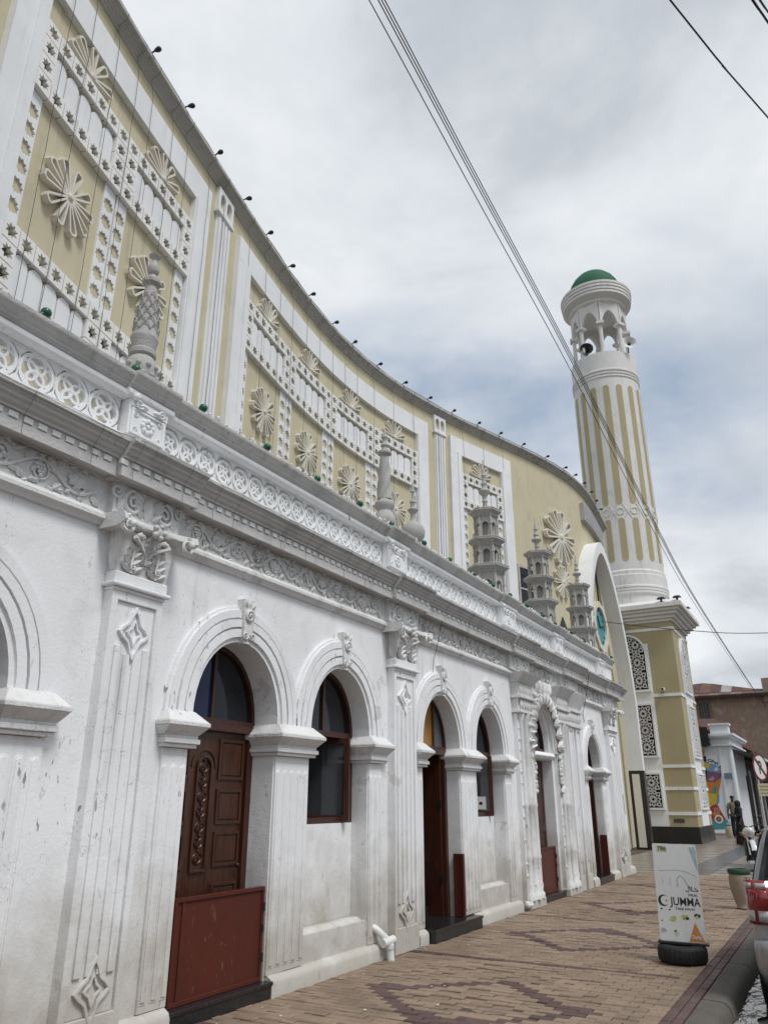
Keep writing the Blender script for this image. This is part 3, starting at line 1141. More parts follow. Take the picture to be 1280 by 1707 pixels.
for a, b in PED:
    c, w = (a + b) / 2, b - a
    MB().box(-.26, .055, a, b, 4.4503, 4.7825).build('parapet_pedestal', WHITE, wb, bevel=.006)
    m = MB()
    m.prism([rect(a + .02, b - .02, 4.47, 4.705), rect(a + .045, b - .045, 4.49, 4.685)], .054, .07)
    rr = .085
    cz = 4.588
    m.ball((.065, c, cz), .022, 8, 5)
    for i in range(8):
        t = 2 * PI * i / 8
        m.ball((.062, c + rr * .62 * math.cos(t), cz + rr * .62 * math.sin(t)), .027, 7, 4, (.7, 1, 1))
    for qa in (-1, 1):
        for qb in (-1, 1):
            spiral(m, (c + qa * w * .33, cz + qb * .075, .055), .03, 1.3, .01, fac, 0, qa * qb, 10)
    m.build('rosette', WHITE, wb, smooth=50)
    s = MB()
    s.prism([[(a + .01, 4.71), (b - .01, 4.71), (b - .01, 4.782), (a + .01, 4.782)]], .05, .075)
    for qa in (-1, 1):
        spiral(s, (c + qa * w * .3, 4.745, .075), .045, 1.5, .014, fac, 0, qa, 14)
        leaf(s, (c + qa * .02, 4.74, .07), 0 if qa > 0 else PI, .12, .03, .03, fac)
    s.ball((.09, a + .03, 4.79), .035, 8, 5)
    s.build('scroll_console', WHITE, wb, smooth=50)
# cresting of little pierced flowers on the coping
cr = MB()
cr.prism([star(0, .035, .045, 5, .68, PI / 2), circ(0, .035, .014, 6)], -.012, .012)
cr.prism([rect(-.012, .012, -.02, .012)], -.01, .01)
crm = cr.mesh('crest_flower', ORN)
y = 3.0
while y < Y_END - .1:
    if not (y < 4.3 and random.random() < .55):
        place('crest_flower', crm, wb, Matrix.Translation((.06, y, 5.0)) @ Matrix.Rotation(random.uniform(-.5, .5), 4, 'Z') @ Matrix.Rotation(random.uniform(-.25, .25), 4, 'Y') @ Matrix.Scale(random.uniform(.75, 1.1), 4))
    y += random.uniform(.105, .15)
# green bulbs
gm = MB().ball((0, 0, .05), .042, 12, 8)
gm2 = MB().lathe([(.016, -.02), (.02, 0), (.02, .02)], n=8)
gme, gme2 = gm.mesh('green_bulb', GREEN, 60), gm2.mesh('bulb_socket', BLACK, 40)
for y in (2.1, 3.01, 3.92, 4.73, 5.70, 6.65, 7.56, 8.40, 9.33, 10.24, 11.16, 11.96, 12.73, 13.64, 14.55, 15.42, 16.47, 17.58, 18.99, 20.0):
    M4 = Matrix.Translation((.09, y - .1, 5.015)) @ Matrix.Rotation(random.uniform(-.5, .5), 4, 'Y') @ Matrix.Rotation(-.8, 4, 'X')
    g = place('green_bulb', gme, wb, M4)
    k = bpy.data.objects.new('bulb_socket', gme2)
    COL.objects.link(k)
    k.parent = g

# wires that cling to the cornice and parapet
def wire(pts, r=.004, parent=wb, name='wire'):
    return MB().tube(pts, r, 5).build(name, WIRE, parent)
for y in [2.55, 2.95, 3.35, 3.85, 4.35, 4.75, 5.2, 5.75, 6.3, 6.95, 7.5, 8.1, 8.7, 9.6, 10.6, 11.6, 12.4, 13.2, 14.4, 15.6, 17.0, 18.3]:
    y2 = y + random.uniform(-.12, .12)
    e = .06 if any(a - .2 < y2 < b + .2 for a, b in BRK) else .004
    wire([(.292 + e, y2 + .01, 4.278), (.292 + e, y2 + .012, 4.245), (.255 + e, y2 + .015, 4.20), (.195 + e, y2 + .02, 4.13), (.178 + e, y2 + .025, 4.03), (.177 + e, y2 + .03, 3.98)], random.choice((.0012, .0016)))
for j, z_ in enumerate((4.235, 4.28)):
    pts = []
    for i in range(90):
        y = 2.0 + i * .2
        e = .058 if any(a - .12 < y < b + .12 for a, b in BRK) else .0
        pts.append((.285 + e + .01 * j, y, z_ + random.uniform(-.012, .006)))
    wire(pts, .0016)
wire([(.18, 9.62, 3.98), (.085, 9.62, 3.6), (.03, 9.63, 3.45), (.01, 9.63, 3.2)], .004)
wire([(.4, 16.4, 4.1), (.12, 17.0, 3.66), (.02, 17.05, 3.4), (.02, 17.1, 3.2)], .006)

# ---------------------------------------------------------------- doors
def raised(m, a, b, c, d, x, t=.016, fr=.028):
    m.prism([rect(a, b, c, d), rect(a + fr, b - fr, c + fr, d - fr)], x - .002, x + t)
    m.frus((x - .003, x + .002, a + fr * 1.3, b - fr * 1.3, c + fr * 1.3), (x - .003, x + .002, a + fr * 1.3, b - fr * 1.3, d - fr * 1.3))
    m.prism([rect(a + fr * 1.5, b - fr * 1.5, c + fr * 1.5, d - fr * 1.5)], x - .002, x + .009)
def fanlight(parent, a, b, zt, ap, sp, x, mats, mull):
    f = MB()
    g = arch_pts(a, b, sp, ap)
    g2 = arch_pts(a + .045, b - .045, sp, ap - .045)
    f.prism([[(a, zt)] + g + [(b, zt)], [(a + .045, zt + .045)] + g2 + [(b - .045, zt + .045)]], x - .05, x + .03)
    us = [a + .045] + mull + [b - .045]
    for u in mull:
        z_ = sp + (ap - .05 - sp) * math.sqrt(max(0, 1 - ((u - (a + b) / 2) / ((b - a) / 2 - .045)) ** 2))
        f.prism([rect(u - .018, u + .018, zt + .044, z_)], x - .03, x + .02)
    f.build('fanlight_frame', WOODR, parent, bevel=.004)
    for i in range(len(us) - 1):
        p0, p1 = us[i], us[i + 1]
        pts = [(p0, zt + .03), (p1, zt + .03)]
        for q in range(9):
            u = p1 + (p0 - p1) * q / 8
            z_ = sp + (ap - .03 - sp) * math.sqrt(max(0, 1 - ((u - (a + b) / 2) / ((b - a) / 2)) ** 2))
            pts.append((u, max(zt + .05, z_)))
        MB().prism([pts], x - .012, x - .004).build('fanlight_pane', mats[i % len(mats)], parent)
def frame(parent, a, b, zt, x):
    f = MB()
    f.box(x - .06, x + .04, a + .001, a + .075, .06, zt)
    f.box(x - .06, x + .04, b - .075, b - .001, .06, zt)
    f.box(x - .065, x + .055, a + .002, b - .002, zt + .0005, zt + .07)
    f.build('door_frame', WOODR, parent, bevel=.006)
def closed_door(k):
    a, b, zb, sp, ap = OPEN[k]
    x = -.29
    d = MB().box(x - .05, x, a + .076, b - .076, .07, 2.2)
    o = d.build('door', WOOD, wb)
    frame(o, a, b, 2.2, x)
    c = (a + b) / 2 - .05
    m = MB()
    aw = .10
    top = [(c + aw * math.cos(t * PI / 10), 1.88 + aw * math.sin(t * PI / 10)) for t in range(11)]
    top2 = [(c + (aw - .02) * math.cos(t * PI / 10), 1.88 + (aw - .02) * math.sin(t * PI / 10)) for t in range(11)]
    m.prism([[(c - aw, 1.02), (c + aw, 1.02)] + top, [(c - aw + .02, 1.04), (c + aw - .02, 1.04)] + top2], x - .002, x + .022)
    ot = [(c + .165 * math.cos(t * PI / 10), 1.88 + .165 * math.sin(t * PI / 10)) for t in range(11)]
    it = [(c + .145 * math.cos(t * PI / 10), 1.88 + .145 * math.sin(t * PI / 10)) for t in range(11)]
    m.prism([ot + it[::-1]], x - .002, x + .012)
    for q in (-1, 1):
        e0, e1 = (c + .19, b - .10) if q > 0 else (a + .1, c - .19)
        for z0, z1 in ((1.78, 2.14), (1.40, 1.70), (1.05, 1.34)):
            raised(m, e0, e1, z0, z1, x)
        raised(m, e0 - .1 * (q > 0) * 0, e1, .55, .92, x)
        raised(m, e0, e1, .12, .48, x)
    for rr in (.17, .12):
        cz = .60
        m.prism([[(c + rr * math.cos(t * PI / 12), cz + rr * math.sin(t * PI / 12)) for t in range(13)] + [(c + (rr - .022) * math.cos(t * PI / 12), cz + (rr - .022) * math.sin(t * PI / 12)) for t in range(12, -1, -1)]], x - .002, x + .02)
    m.build('door_panel', WOOD, o, bevel=.004)
    v = MB()
    fn = lambda u, vv, w: (x + w, u, vv)
    for i in range(7):
        z_ = 1.08 + i * .125
        for q in (-1, 1):
            spiral(v, (c + q * .032, z_ + .05, .004), .034, 1.3, .008, fn, PI / 2, q if i % 2 else -q, 10)
            leaf(v, (c, z_, .004), PI / 2 - q * .8, .07, .016, .018, fn)
        v.ball((x + .012, c, z_ + .11), .013, 6, 4)
    v.build('carved_scroll', WOOD, o, smooth=60)
    MB().ball((x + .05, b - .15, 1.05), .022, 8, 6).build('door_knob', BLACK, o, smooth=60)
    return o
def step(a, b, x1, h, inner=True):
    m = MB()
    m.box(-.45, x1, a, b, -.05, h)
    m.box(-.45, x1 + .012, a - .012, b + .012, h - .028, h + .002)
    m.build('doorstep', BLACKG, wb, bevel=.004)
def gate(a, b, x, z0, z1):
    m = MB()
    m.box(x - .008, x + .006, a, b, z0, z1)
    o = m.build('low_gate', RED, wb)
    f = MB()
    f.prism([rect(a, b, z0 - .001, z1 + .001), rect(a + .03, b - .03, z0 + .03, z1 - .03)], x - .02, x + .022, fac)
    f.prism([rect(a + .09, a + .115, z0 + .0305, z1 - .0305)], x - .012, x + .018, fac)
    f.build('gate_frame', RED, o, bevel=.003)
    h = MB()
    for z_ in (z0 + .15, z1 - .2):
        h.lathe([(.012, 0), (.012, .07)], (x + .026, b - .012, z_), 8)
    h.box(x + .0225, x + .03, b - .03, b - .005, z0 + .38, z0 + .44)
    h.build('gate_hinge', BLACK, o)
    return o
d1 = closed_door(1)
fanlight(d1, 4.95, 6.13, 2.27, 2.99, 2.25 + .03, -.28, [GLASSB, GLASS], [5.52])
step(4.94, 6.16, .075, .125)
gate(4.985, 6.115, -.03, .13, .875)
d0 = closed_door(0)
fanlight(d0, 2.02, 3.2, 2.27, 2.99, 2.28, -.28, [GLASSB, GLASS], [2.6])
step(2.0, 3.22, .075, .125)
gate(2.05, 3.17, -.03, .13, .875)
# the open doorway with stained glass above
a, b, zb, sp, ap = OPEN[3]
leafm = MB().box(-.50, -.24, b - .14, b - .095, .12, 2.2)
d2 = leafm.build('door', WOODR, wb)
frame(d2, a, b, 2.2, -.23)
fanlight(d2, a, b, 2.27, ap, sp + .02, -.22, [GLASSB, GLASSO, GLASSG], [9.62, 10.05])
hm = MB()
for z_ in (.55, 1.5):
    hm.box(-.255, -.22, b - .155, b - .141, z_, z_ + .1)
hm.build('hinge', BLACK, d2)
MB().box(-1.2, -1.16, b - .52, b - .40, -.01, 2.3).build('pipe_casing', PLASTIC_W, wb)
step(9.24, 10.68, .16, .15)
MB().box(-.9, -.451, 9.27, 10.4, -.019, .26).build('inner_step', BLACKG, wb, bevel=.005)
g2 = MB().box(-.10, .045, b - .05, b - .02, .16, .92).build('low_gate', RED, wb, bevel=.004)
MB().prism([rect(-.10, .046, .159, .921), rect(-.07, .016, .19, .89)], b - .06, b - .012, lambda u, v, w: (u, w, v)).build('gate_frame', RED, g2)
# ornate doorway
a, b, zb, sp, ap = OPEN[5]
leafm = MB().box(-.24, -.19, a + .02, b - .02, .1, 2.28)
raised(leafm, a + .12, (a + b) / 2 - .03, 1.2, 2.15, -.19)
raised(leafm, (a + b) / 2 + .03, b - .12, 1.2, 2.15, -.19)
raised(leafm, a + .12, (a + b) / 2 - .03, .2, 1.1, -.19)
raised(leafm, (a + b) / 2 + .03, b - .12, .2, 1.1, -.19)
d3 = leafm.build('door', WOODR, wb)
fanlight(d3, a, b, 2.47, ap, sp + .06, -.16, [GLASS, GLASSG, GLASS], [a + .42, b - .42])
lm = MB()
lm.sweep([(.0, 2.30), (.05, 2.32), (.075, 2.37), (.05, 2.42), (.0, 2.44), (-.46, 2.44), (-.46, 2.3)], [a + .002, b - .002], lambda s, p: (p[0], s, p[1]))
lm.build('lintel', WHITE, wb, smooth=50)
step(a - .02, b + .1, .06, .10)
gate(a + .03, b - .03, -.06, .105, .83)
# last doorway, dark leaf folded open
a, b, zb, sp, ap = OPEN[6]
d4 = MB().box(-.80, -.22, b - .1, b - .06, .1, 2.2).build('door', WOODR, wb)
fanlight(d4, a, b, 2.27, ap, sp + .02, -.19, [GLASS], [(a + b) / 2])
frame(d4, a, b, 2.2, -.2)
step(a + .0, b + .06, .09, .125)
MB().box(-.12, .03, b - .045, b - .015, .13, .9).build('low_gate', RED, wb, bevel=.004)

# ---------------------------------------------------------------- windows
def casement_glass():
    m = glass('casement_glass', (0.05, 0.055, 0.06), 0.02)
    m.node_tree.nodes['Principled BSDF'].inputs['IOR'].default_value = 2.6
    return m
for k, yl in ((2, 7.70), (4, 11.97)):
    a, b, zb, sp, ap = OPEN[k]
    x = -.23
    f = MB()
    ar = arch_pts(a, b, sp, ap)
    ai = arch_pts(a + .05, b - .05, sp, ap - .05)
    f.prism([[(a, 1.371)] + ar + [(b, 1.371)], [(a + .05, 1.43)] + ai + [(b - .05, 1.43)]], x - .06, x + .03)
    f.prism([rect(a + .049, b - .049, 2.27, 2.33)], x - .05, x + .02)
    f.prism([rect((a + b) / 2 - .02, (a + b) / 2 + .02, 2.331, ap - .049)], x - .04, x + .015)
    w = f.build('window', WOODR, wb, bevel=.004)
    MB().prism([[(a + .04, 2.3)] + arch_pts(a + .04, b - .04, sp + .05, ap - .03) + [(b - .04, 2.3)]], x - .02, x - .012).build('fanlight_pane', GLASS, w)
    # casement leaf swung inwards, at right angles to the wall
    cs_, sn_ = math.cos(R(15)), math.sin(R(15))
    fn = lambda u, v, q, yl=yl: (-.12 + (u + .12) * cs_ - q * sn_, yl + (u + .12) * sn_ + q * cs_, v)
    c = MB()
    c.prism([rect(-.80, -.12, 1.385, 2.27), rect(-.745, -.185, 1.45, 2.21)], -.025, .025, fn)
    cl = c.build('casement', WOODR, w, bevel=.005)
    MB().prism([rect(-.75, -.18, 1.445, 2.215)], -.004, .004, fn).build('casement_pane', casement_glass() if k == 2 else MATS['casement_glass'], w)
    if k == 4:
        MB().prism([rect(-.40, -.24, 1.47, 1.66)], -.008, -.006, fn).build('paper_notice', PLASTIC_W, w)
        MB().prism([rect(-.345, -.295, 1.54, 1.58)], -.010, -.0085, fn).build('notice_print', BLACK, w)

# ---------------------------------------------------------------- ornate portal around the third doorway
a, b, zb, sp, ap = OPEN[5]
for (p0, p1) in ((12.72, 13.40), (14.80, 15.48)):
    c = (p0 + p1) / 2
    m = MB()
    m.box(-.002, .08, p0, p1, 0, 3.0)
    m.box(-.001, .14, p0 - .03, p1 + .03, 0, .12)
    m.build('portal_pier', WHITE, wb, bevel=.008)
    m = MB()
    for q, rr in ((-.22, .055), (0, .07), (.22, .055)):
        m.lathe([(rr * 1.5, .12), (rr * 1.5, .2), (rr, .23), (rr * 1.25, .32), (rr, .36), (rr, .7), (rr * 1.2, .73), (rr, .78), (rr * .95, 1.5), (rr * 1.15, 1.53), (rr * .95, 1.57), (rr * .85, 2.85), (rr * 1.3, 2.93), (rr * 1.4, 3.0)],
                (.085, c + q, 0), 10, wob=lambda t, i, z: 1 + .07 * math.cos(5 * t))
    m.build('colonnette', ORN, wb, smooth=60)
    m = MB()
    for q in (-.31, -.11, .11, .31):
        for i in range(15):
            z_ = .3 + i * .175
            if random.random() < .8:
                m.ball((.085, c + q, z_), random.uniform(.016, .028), 6, 4, (.8, 1, 1.4))
    m.build('bead_ornament', ORN, wb, smooth=60)['kind'] = 'stuff'
    m = MB()
    m.box(-.001, .17, p0 - .05, p1 + .05, 3.005, 3.05)
    m.box(-.0015, .12, p0 - .02, p1 + .02, 3.0505, 3.25)
    m.box(-.001, .19, p0 - .07, p1 + .07, 3.2505, 3.30)
    m.box(-.0015, .13, p0 - .02, p1 + .02, 3.3005, 3.52)
    m.frus((-.001, .14, p0 - .03, p1 + .03, 3.5205), (-.001, .3, p0 - .14, p1 + .14, 3.68))
    m.build('portal_capital', ORN, wb, bevel=.008)
    m = MB()
    for z_ in (3.06, 3.31):
        for i in range(5):
            leaf(m, (p0 + (p1 - p0) * (i + .5) / 5, z_, .125), PI / 2, .18, .05, .045, fac, .02)
    m.build('acanthus_leaf', ORN, wb, smooth=60)
m = MB()
for g0, g1, d in ((0.0, .06, .05), (.06, .2, .1), (.2, .26, .14)):
    ai = arch_pts(a, b, sp - .0, ap, 24, g0)
    ao = arch_pts(a, b, sp - .0, ap, 24, g1)
    ai = [p for p in ai]
    m.prism([ai + ao[::-1]], -.002, d)
m.build('portal_arch', ORN, wb)
m = MB()
cy = (a + b) / 2
for i in range(13):
    t = PI * (i + .5) / 13
    u, z_ = cy - .80 * math.cos(t), sp + 1.0 * math.sin(t) ** .92
    t2 = math.atan2(math.sin(t), -math.cos(t))
    for q in (-.5, 0, .5):
        leaf(m, (u - .16 * math.cos(t2), z_ - .16 * math.sin(t2), .12), t2 + q, .24, .05, .07, fac, .03)
    m.ball((.14, u, z_), .045, 7, 5)
    m.ball((.1, u + .1 * math.cos(t2), z_ + .1 * math.sin(t2)), .05, 7, 5)
for q in (-1, 1):
    for i in range(6):
        z_ = 1.75 + i * .15
        leaf(m, (cy + q * .72, z_, .09), PI / 2 - q * .5 + random.uniform(-.4, .4), .18, .05, .07, fac, .02)
        m.ball((.12, cy + q * (.73 + .02 * (i % 2)), z_), .04, 6, 4)
for q in (-.3, -.1, .1, .3):
    leaf(m, (cy + q, ap + .2, .1), PI / 2 - q, .25, .06, .07, fac, .04)
m.build('portal_foliage', ORN, wb, smooth=60)
# cusped soffit of the portal arch
m = MB()
cusp_o = arch_pts(a, b, sp, ap, 45, .03)
cusp_i = []
for i in range(46):
    e = .02 + .05 * abs(math.sin(PI * i / 45 * 7))
    g = arch_pts(a, b, sp, ap, 45, -e * .55)[i]
    cusp_i.append(g)
m.prism([cusp_o + cusp_i[::-1]], -.12, -.03)
m.build('cusped_arch', WHITE, wb)
pilaster(15.6, 15.95, z1=3.0, deco=False)
m = MB()
m.box(-.001, .14, 15.55, 16.5, 3.0, 3.06)
m.box(-.0015, .1, 15.6, 16.45, 3.0605, 3.3)
m.box(-.001, .16, 15.53, 16.5, 3.3005, 3.36)
m.frus((-.001, .12, 15.6, 16.45, 3.3605), (-.001, .26, 15.45, 16.6, 3.68))
m.build('cluster_capital', ORN, wb, bevel=.008)
m = MB()
for i in range(6):
    leaf(m, (15.65 + i * .15, 3.08, .1), PI / 2, .2, .055, .05, fac, .03)
m.build('acanthus_leaf', ORN, wb, smooth=60)
pilaster(16.1, 16.45, z1=3.0, deco=False)

# broken render and drain pipe at the foot
bl = [(8.02 + .13 * math.cos(t * PI / 8) * (1 + .15 * math.sin(3 * t)), .34 + .2 * math.sin(t * PI / 8) * (1 + .1 * math.cos(2 * t))) for t in range(16)]
MB().prism([bl], -.002, .005).build('render_patch', CONC, wb)
pm = MB()
pm.tube([(-.05, 8.0, .34), (.05, 8.02, .3), (.12, 8.08, .22), (.15, 8.13, .16)], .038, 10)
pm.tube([(.15, 8.13, .2), (.155, 8.14, .06), (.16, 8.14, -.01)], .042, 10)
pm.tube([(.13, 8.02, .17), (.16, 8.2, .19)], .045, 10)
pm.lathe([(.05, -.02), (.052, .02)], (.15, 8.13, .13), 10)
pm.build('drain_pipe', PLASTIC_W, wb, smooth=50)
pm = MB()
for j in range(7):
    pm.ball((.1 + .03 * random.random(), 12.55 + .2 * random.random(), .05 + .05 * random.random()), random.uniform(.03, .055), 6, 4)
pm.build('broken_plaster', ORN, wb)

# plaque
pl = thing('wall_plaque', (0.0, 19.78, 1.5), 'small black rectangular plaque on white wall beside the last doorway', 'plaque')
MB().prism([rect(19.58, 19.99, 1.29, 1.75)], .001, .022).build('plate', BLACKG, pl, bevel=.004)
lm = MB()
for j in range(6):
    ln = random.uniform(.1, .15)
    lm.prism([rect(19.785 - ln, 19.785 + ln, 1.67 - j * .058, 1.69 - j * .058)], .0225, .0235)
lm.build('engraved_lines', simple('engraving_grey', (.22, .21, .19), .6, .2, 60, 0), pl)
# blue bin inside the open doorway
bn = thing('waste_bin', (-1.0, 10.0, -0.02), 'blue plastic bin with pale lid inside the open doorway', 'bin')
MB().frus((-1.15, -.82, 9.72, 10.02, -.015), (-1.2, -.77, 9.67, 10.07, .78)).build('bin_body', simple('blue_plastic', (.01, .05, .2), .4, .1, 5, 0), bn, bevel=.02)
MB().frus((-1.22, -.75, 9.65, 10.09, .785), (-1.16, -.81, 9.71, 10.03, .86)).build('bin_lid', PLASTIC_W, bn, bevel=.015)

# ================================================================== MOSQUE: THE CURVED WALL
CO = [5.422344794693683e-07, -5.328828398337264e-05, 0.001960044989071518, -0.03392576040838113, 0.3033791354751581, -1.6057618307424921, 1.0839295278799639]
def lipx(y):
    if y < 5:
        return lipx(5.0) - .293 * (y - 5)
    if y > 28.5:
        return lipx(28.5) - .1 * (y - 28.5)
    r = 0.0
    for c in CO:
        r = r * y + c
    return r
STEP = .02
CT = [(-3.0 + STEP * i) for i in range(int(35.5 / STEP))]
CS = [0.0]
for i in range(1, len(CT)):
    CS.append(CS[-1] + math.hypot(STEP, lipx(CT[i]) - lipx(CT[i - 1])))
def s_of(y):
    f = (y + 3.0) / STEP
    i = max(0, min(len(CT) - 2, int(f)))
    return CS[i] + (CS[i + 1] - CS[i]) * (f - i)
def y_of(s):
    lo, hi = 0, len(CS) - 1
    while hi - lo > 1:
        k = (lo + hi) // 2
        if CS[k] <= s:
            lo = k
        else:
            hi = k
    return CT[lo] + STEP * (s - CS[lo]) / (CS[hi] - CS[lo])
def nrm(y):
    d = (lipx(y + .05) - lipx(y - .05)) / .1
    k = math.hypot(1, d)
    return (1 / k, -d / k)
WOFF = -.2
def cw(y, z, off=0.0):
    """point on the curved wall at facade coordinate y, off metres proud of the wall face"""
    n = nrm(y)
    o = WOFF + off
    return (lipx(y) + n[0] * o, y + n[1] * o, z)
def cmat(y, z, off=0.0):
    """local x along the wall, local y up, local z outwards"""
    n = nrm(y)
    p = cw(y, z, off)
    return Matrix(((-n[1], 0, n[0], p[0]), (n[0], 0, n[1], p[1]), (0, 1, 0, p[2]), (0, 0, 0, 1)))
flat = lambda u, v, w: (u, v, w)

ms = thing('mosque', (-3.0, 14.0, 0.0), 'tall curving yellow mosque wall with white star-tile panels rising behind the white building', 'mosque')
Y0, Y1 = -2.5, 31.5
ST = [Y0 + (Y1 - Y0) * i / 110 for i in range(111)]
MB().sweep([(-.4, 0.0), (0.0, 0.0), (0.0, 12.39), (-.4, 12.39)], ST, lambda s, p: cw(s, p[1], p[0])).build('curved_wall', YELLOW, ms, smooth=30)
cpf = [(-.4, 12.37), (.04, 12.37), (.04, 12.41), (.075, 12.42), (.075, 12.45), (.11, 12.46), (.11, 12.49), (.145, 12.50), (.15, 12.525), (.2, 12.53), (.2, 12.6), (-.4, 12.62)]
MB().sweep(cpf, ST, lambda s, p: cw(s, p[1], p[0])).build('top_cornice', GREYC, ms, smooth=25)
HB0, HB1 = 11.39, 11.93
PRO = .10
star_cache = {}
def tile_mesh(w, h):
    key = ('t', round(w, 3), round(h, 3))
    if key not in star_cache:
        m = MB()
        g = .008
        st = star(0, 0, min(w, h) * .39, 8, .6, PI / 8)
        m.prism([rect(-w / 2 + g, w / 2 - g, -h / 2 + g, h / 2 - g), st], PRO * .35, PRO, flat, back=False)
        m.add([(-w / 2 + g, -h / 2 + g, PRO * .35), (w / 2 - g, -h / 2 + g, PRO * .35), (w / 2 - g, -h / 2 + g, 0), (-w / 2 + g, -h / 2 + g, 0)], [(0, 1, 2, 3)])
        m.add([(-w / 2 + g, -h / 2 + g, 0), (-w / 2 + g, h / 2 - g, 0), (-w / 2 + g, h / 2 - g, PRO * .35), (-w / 2 + g, -h / 2 + g, PRO * .35)], [(0, 1, 2, 3)])
        star_cache[key] = m.mesh('star_tile', TILE)
        b = MB().prism([star(0, 0, min(w, h) * .30, 8, .66, PI / 8)], 0, PRO * .34, flat)
        star_cache[key + ('b',)] = None
    return star_cache[key]
def plate_mesh(w, h):
    key = ('p', round(w, 3), round(h, 3))
    if key not in star_cache:
        m = MB()
        hw = w / 2 - .012
        top = [(hw * math.cos(t * PI / 10), h - hw * 1.0 + hw * math.sin(t * PI / 10)) for t in range(11)]
        m.prism([[(-hw, .006), (hw, .006)] + top], 0, PRO * .55, flat, back=False)
        star_cache[key] = m.mesh('arched_plate', BAND)
    return star_cache[key]
def strip_mesh(w, h, n):
    key = ('s', round(w, 3), round(h, 3), n)
    if key not in star_cache:
        m = MB()
        g = .004
        lp = [rect(-w / 2 + g, w / 2 - g, 0, h)]
        p = .288
        for i in range(n):
            lp.append(star(0, h - .30 - p * i, min(w, .28) * .47, 10, .75, PI / 20))
        m.prism(lp, 0, PRO * .28, flat, back=False)
        star_cache[key] = m.mesh('star_strip', BAND)
    return star_cache[key]
def petal_mb(r0, r1, w):
    wi, wo = w * .3, w
    t = .06 * r1
    o = [(r0, -wi), (r1 - wo * .6, -wo), (r1, -wo * .5), (r1, wo * .5), (r1 - wo * .6, wo), (r0, wi)]
    i_ = [(r0 + t * 1.6, -wi + t * .75), (r1 - wo * .6 - t * .35, -wo + t), (r1 - t, -wo * .5 + t * .25), (r1 - t, wo * .5 - t * .25), (r1 - wo * .6 - t * .35, wo - t), (r0 + t * 1.6, wi - t * .75)]
    m = MB().prism([o, i_], 0, .09 * (r1 / .5) ** .7, flat, back=False)
    m.prism([i_], 0, .016, flat, back=False)
    return m
petal_cache = {}
def flower(y, z, r, half=False, squash=1.0, off=.0):
    if r not in petal_cache:
        petal_cache[r] = (petal_mb(r * .1, r, r * .15).mesh('petal', CREAM), MB().lathe([(r * .12, 0), (r * .11, .1 * (r / .5) ** .7), (r * .05, .12 * (r / .5) ** .7), (r * .01, .121 * (r / .5) ** .7)], n=10).mesh('flower_medallion', CREAM))
    pm_, hm_ = petal_cache[r]
    M4 = cmat(y, z, off)
    f = place('flower_medallion', hm_, ms, M4)
    n = 10
    for i in range(n):
        a = 2 * PI * i / n + PI / 10 * (0 if not half else 1) + .09
        if half and math.sin(a) < .12:
            continue
        p = bpy.data.objects.new('petal', pm_)
        COL.objects.link(p)
        p.parent = f
        p.matrix_basis = Matrix.Rotation(a + random.uniform(-.03, .03), 4, 'Z') @ Matrix.Scale(1 + .03 * ((i * 3) % 10) / 10 + random.uniform(0, .004), 4, (0, 0, 1))
    return f
U = .28
ROWZ = [9.71, 9.99, 10.27, 10.55]           # lower edges of the four tile rows of the band
STRIP0, STRIP1 = 6.9, 9.71
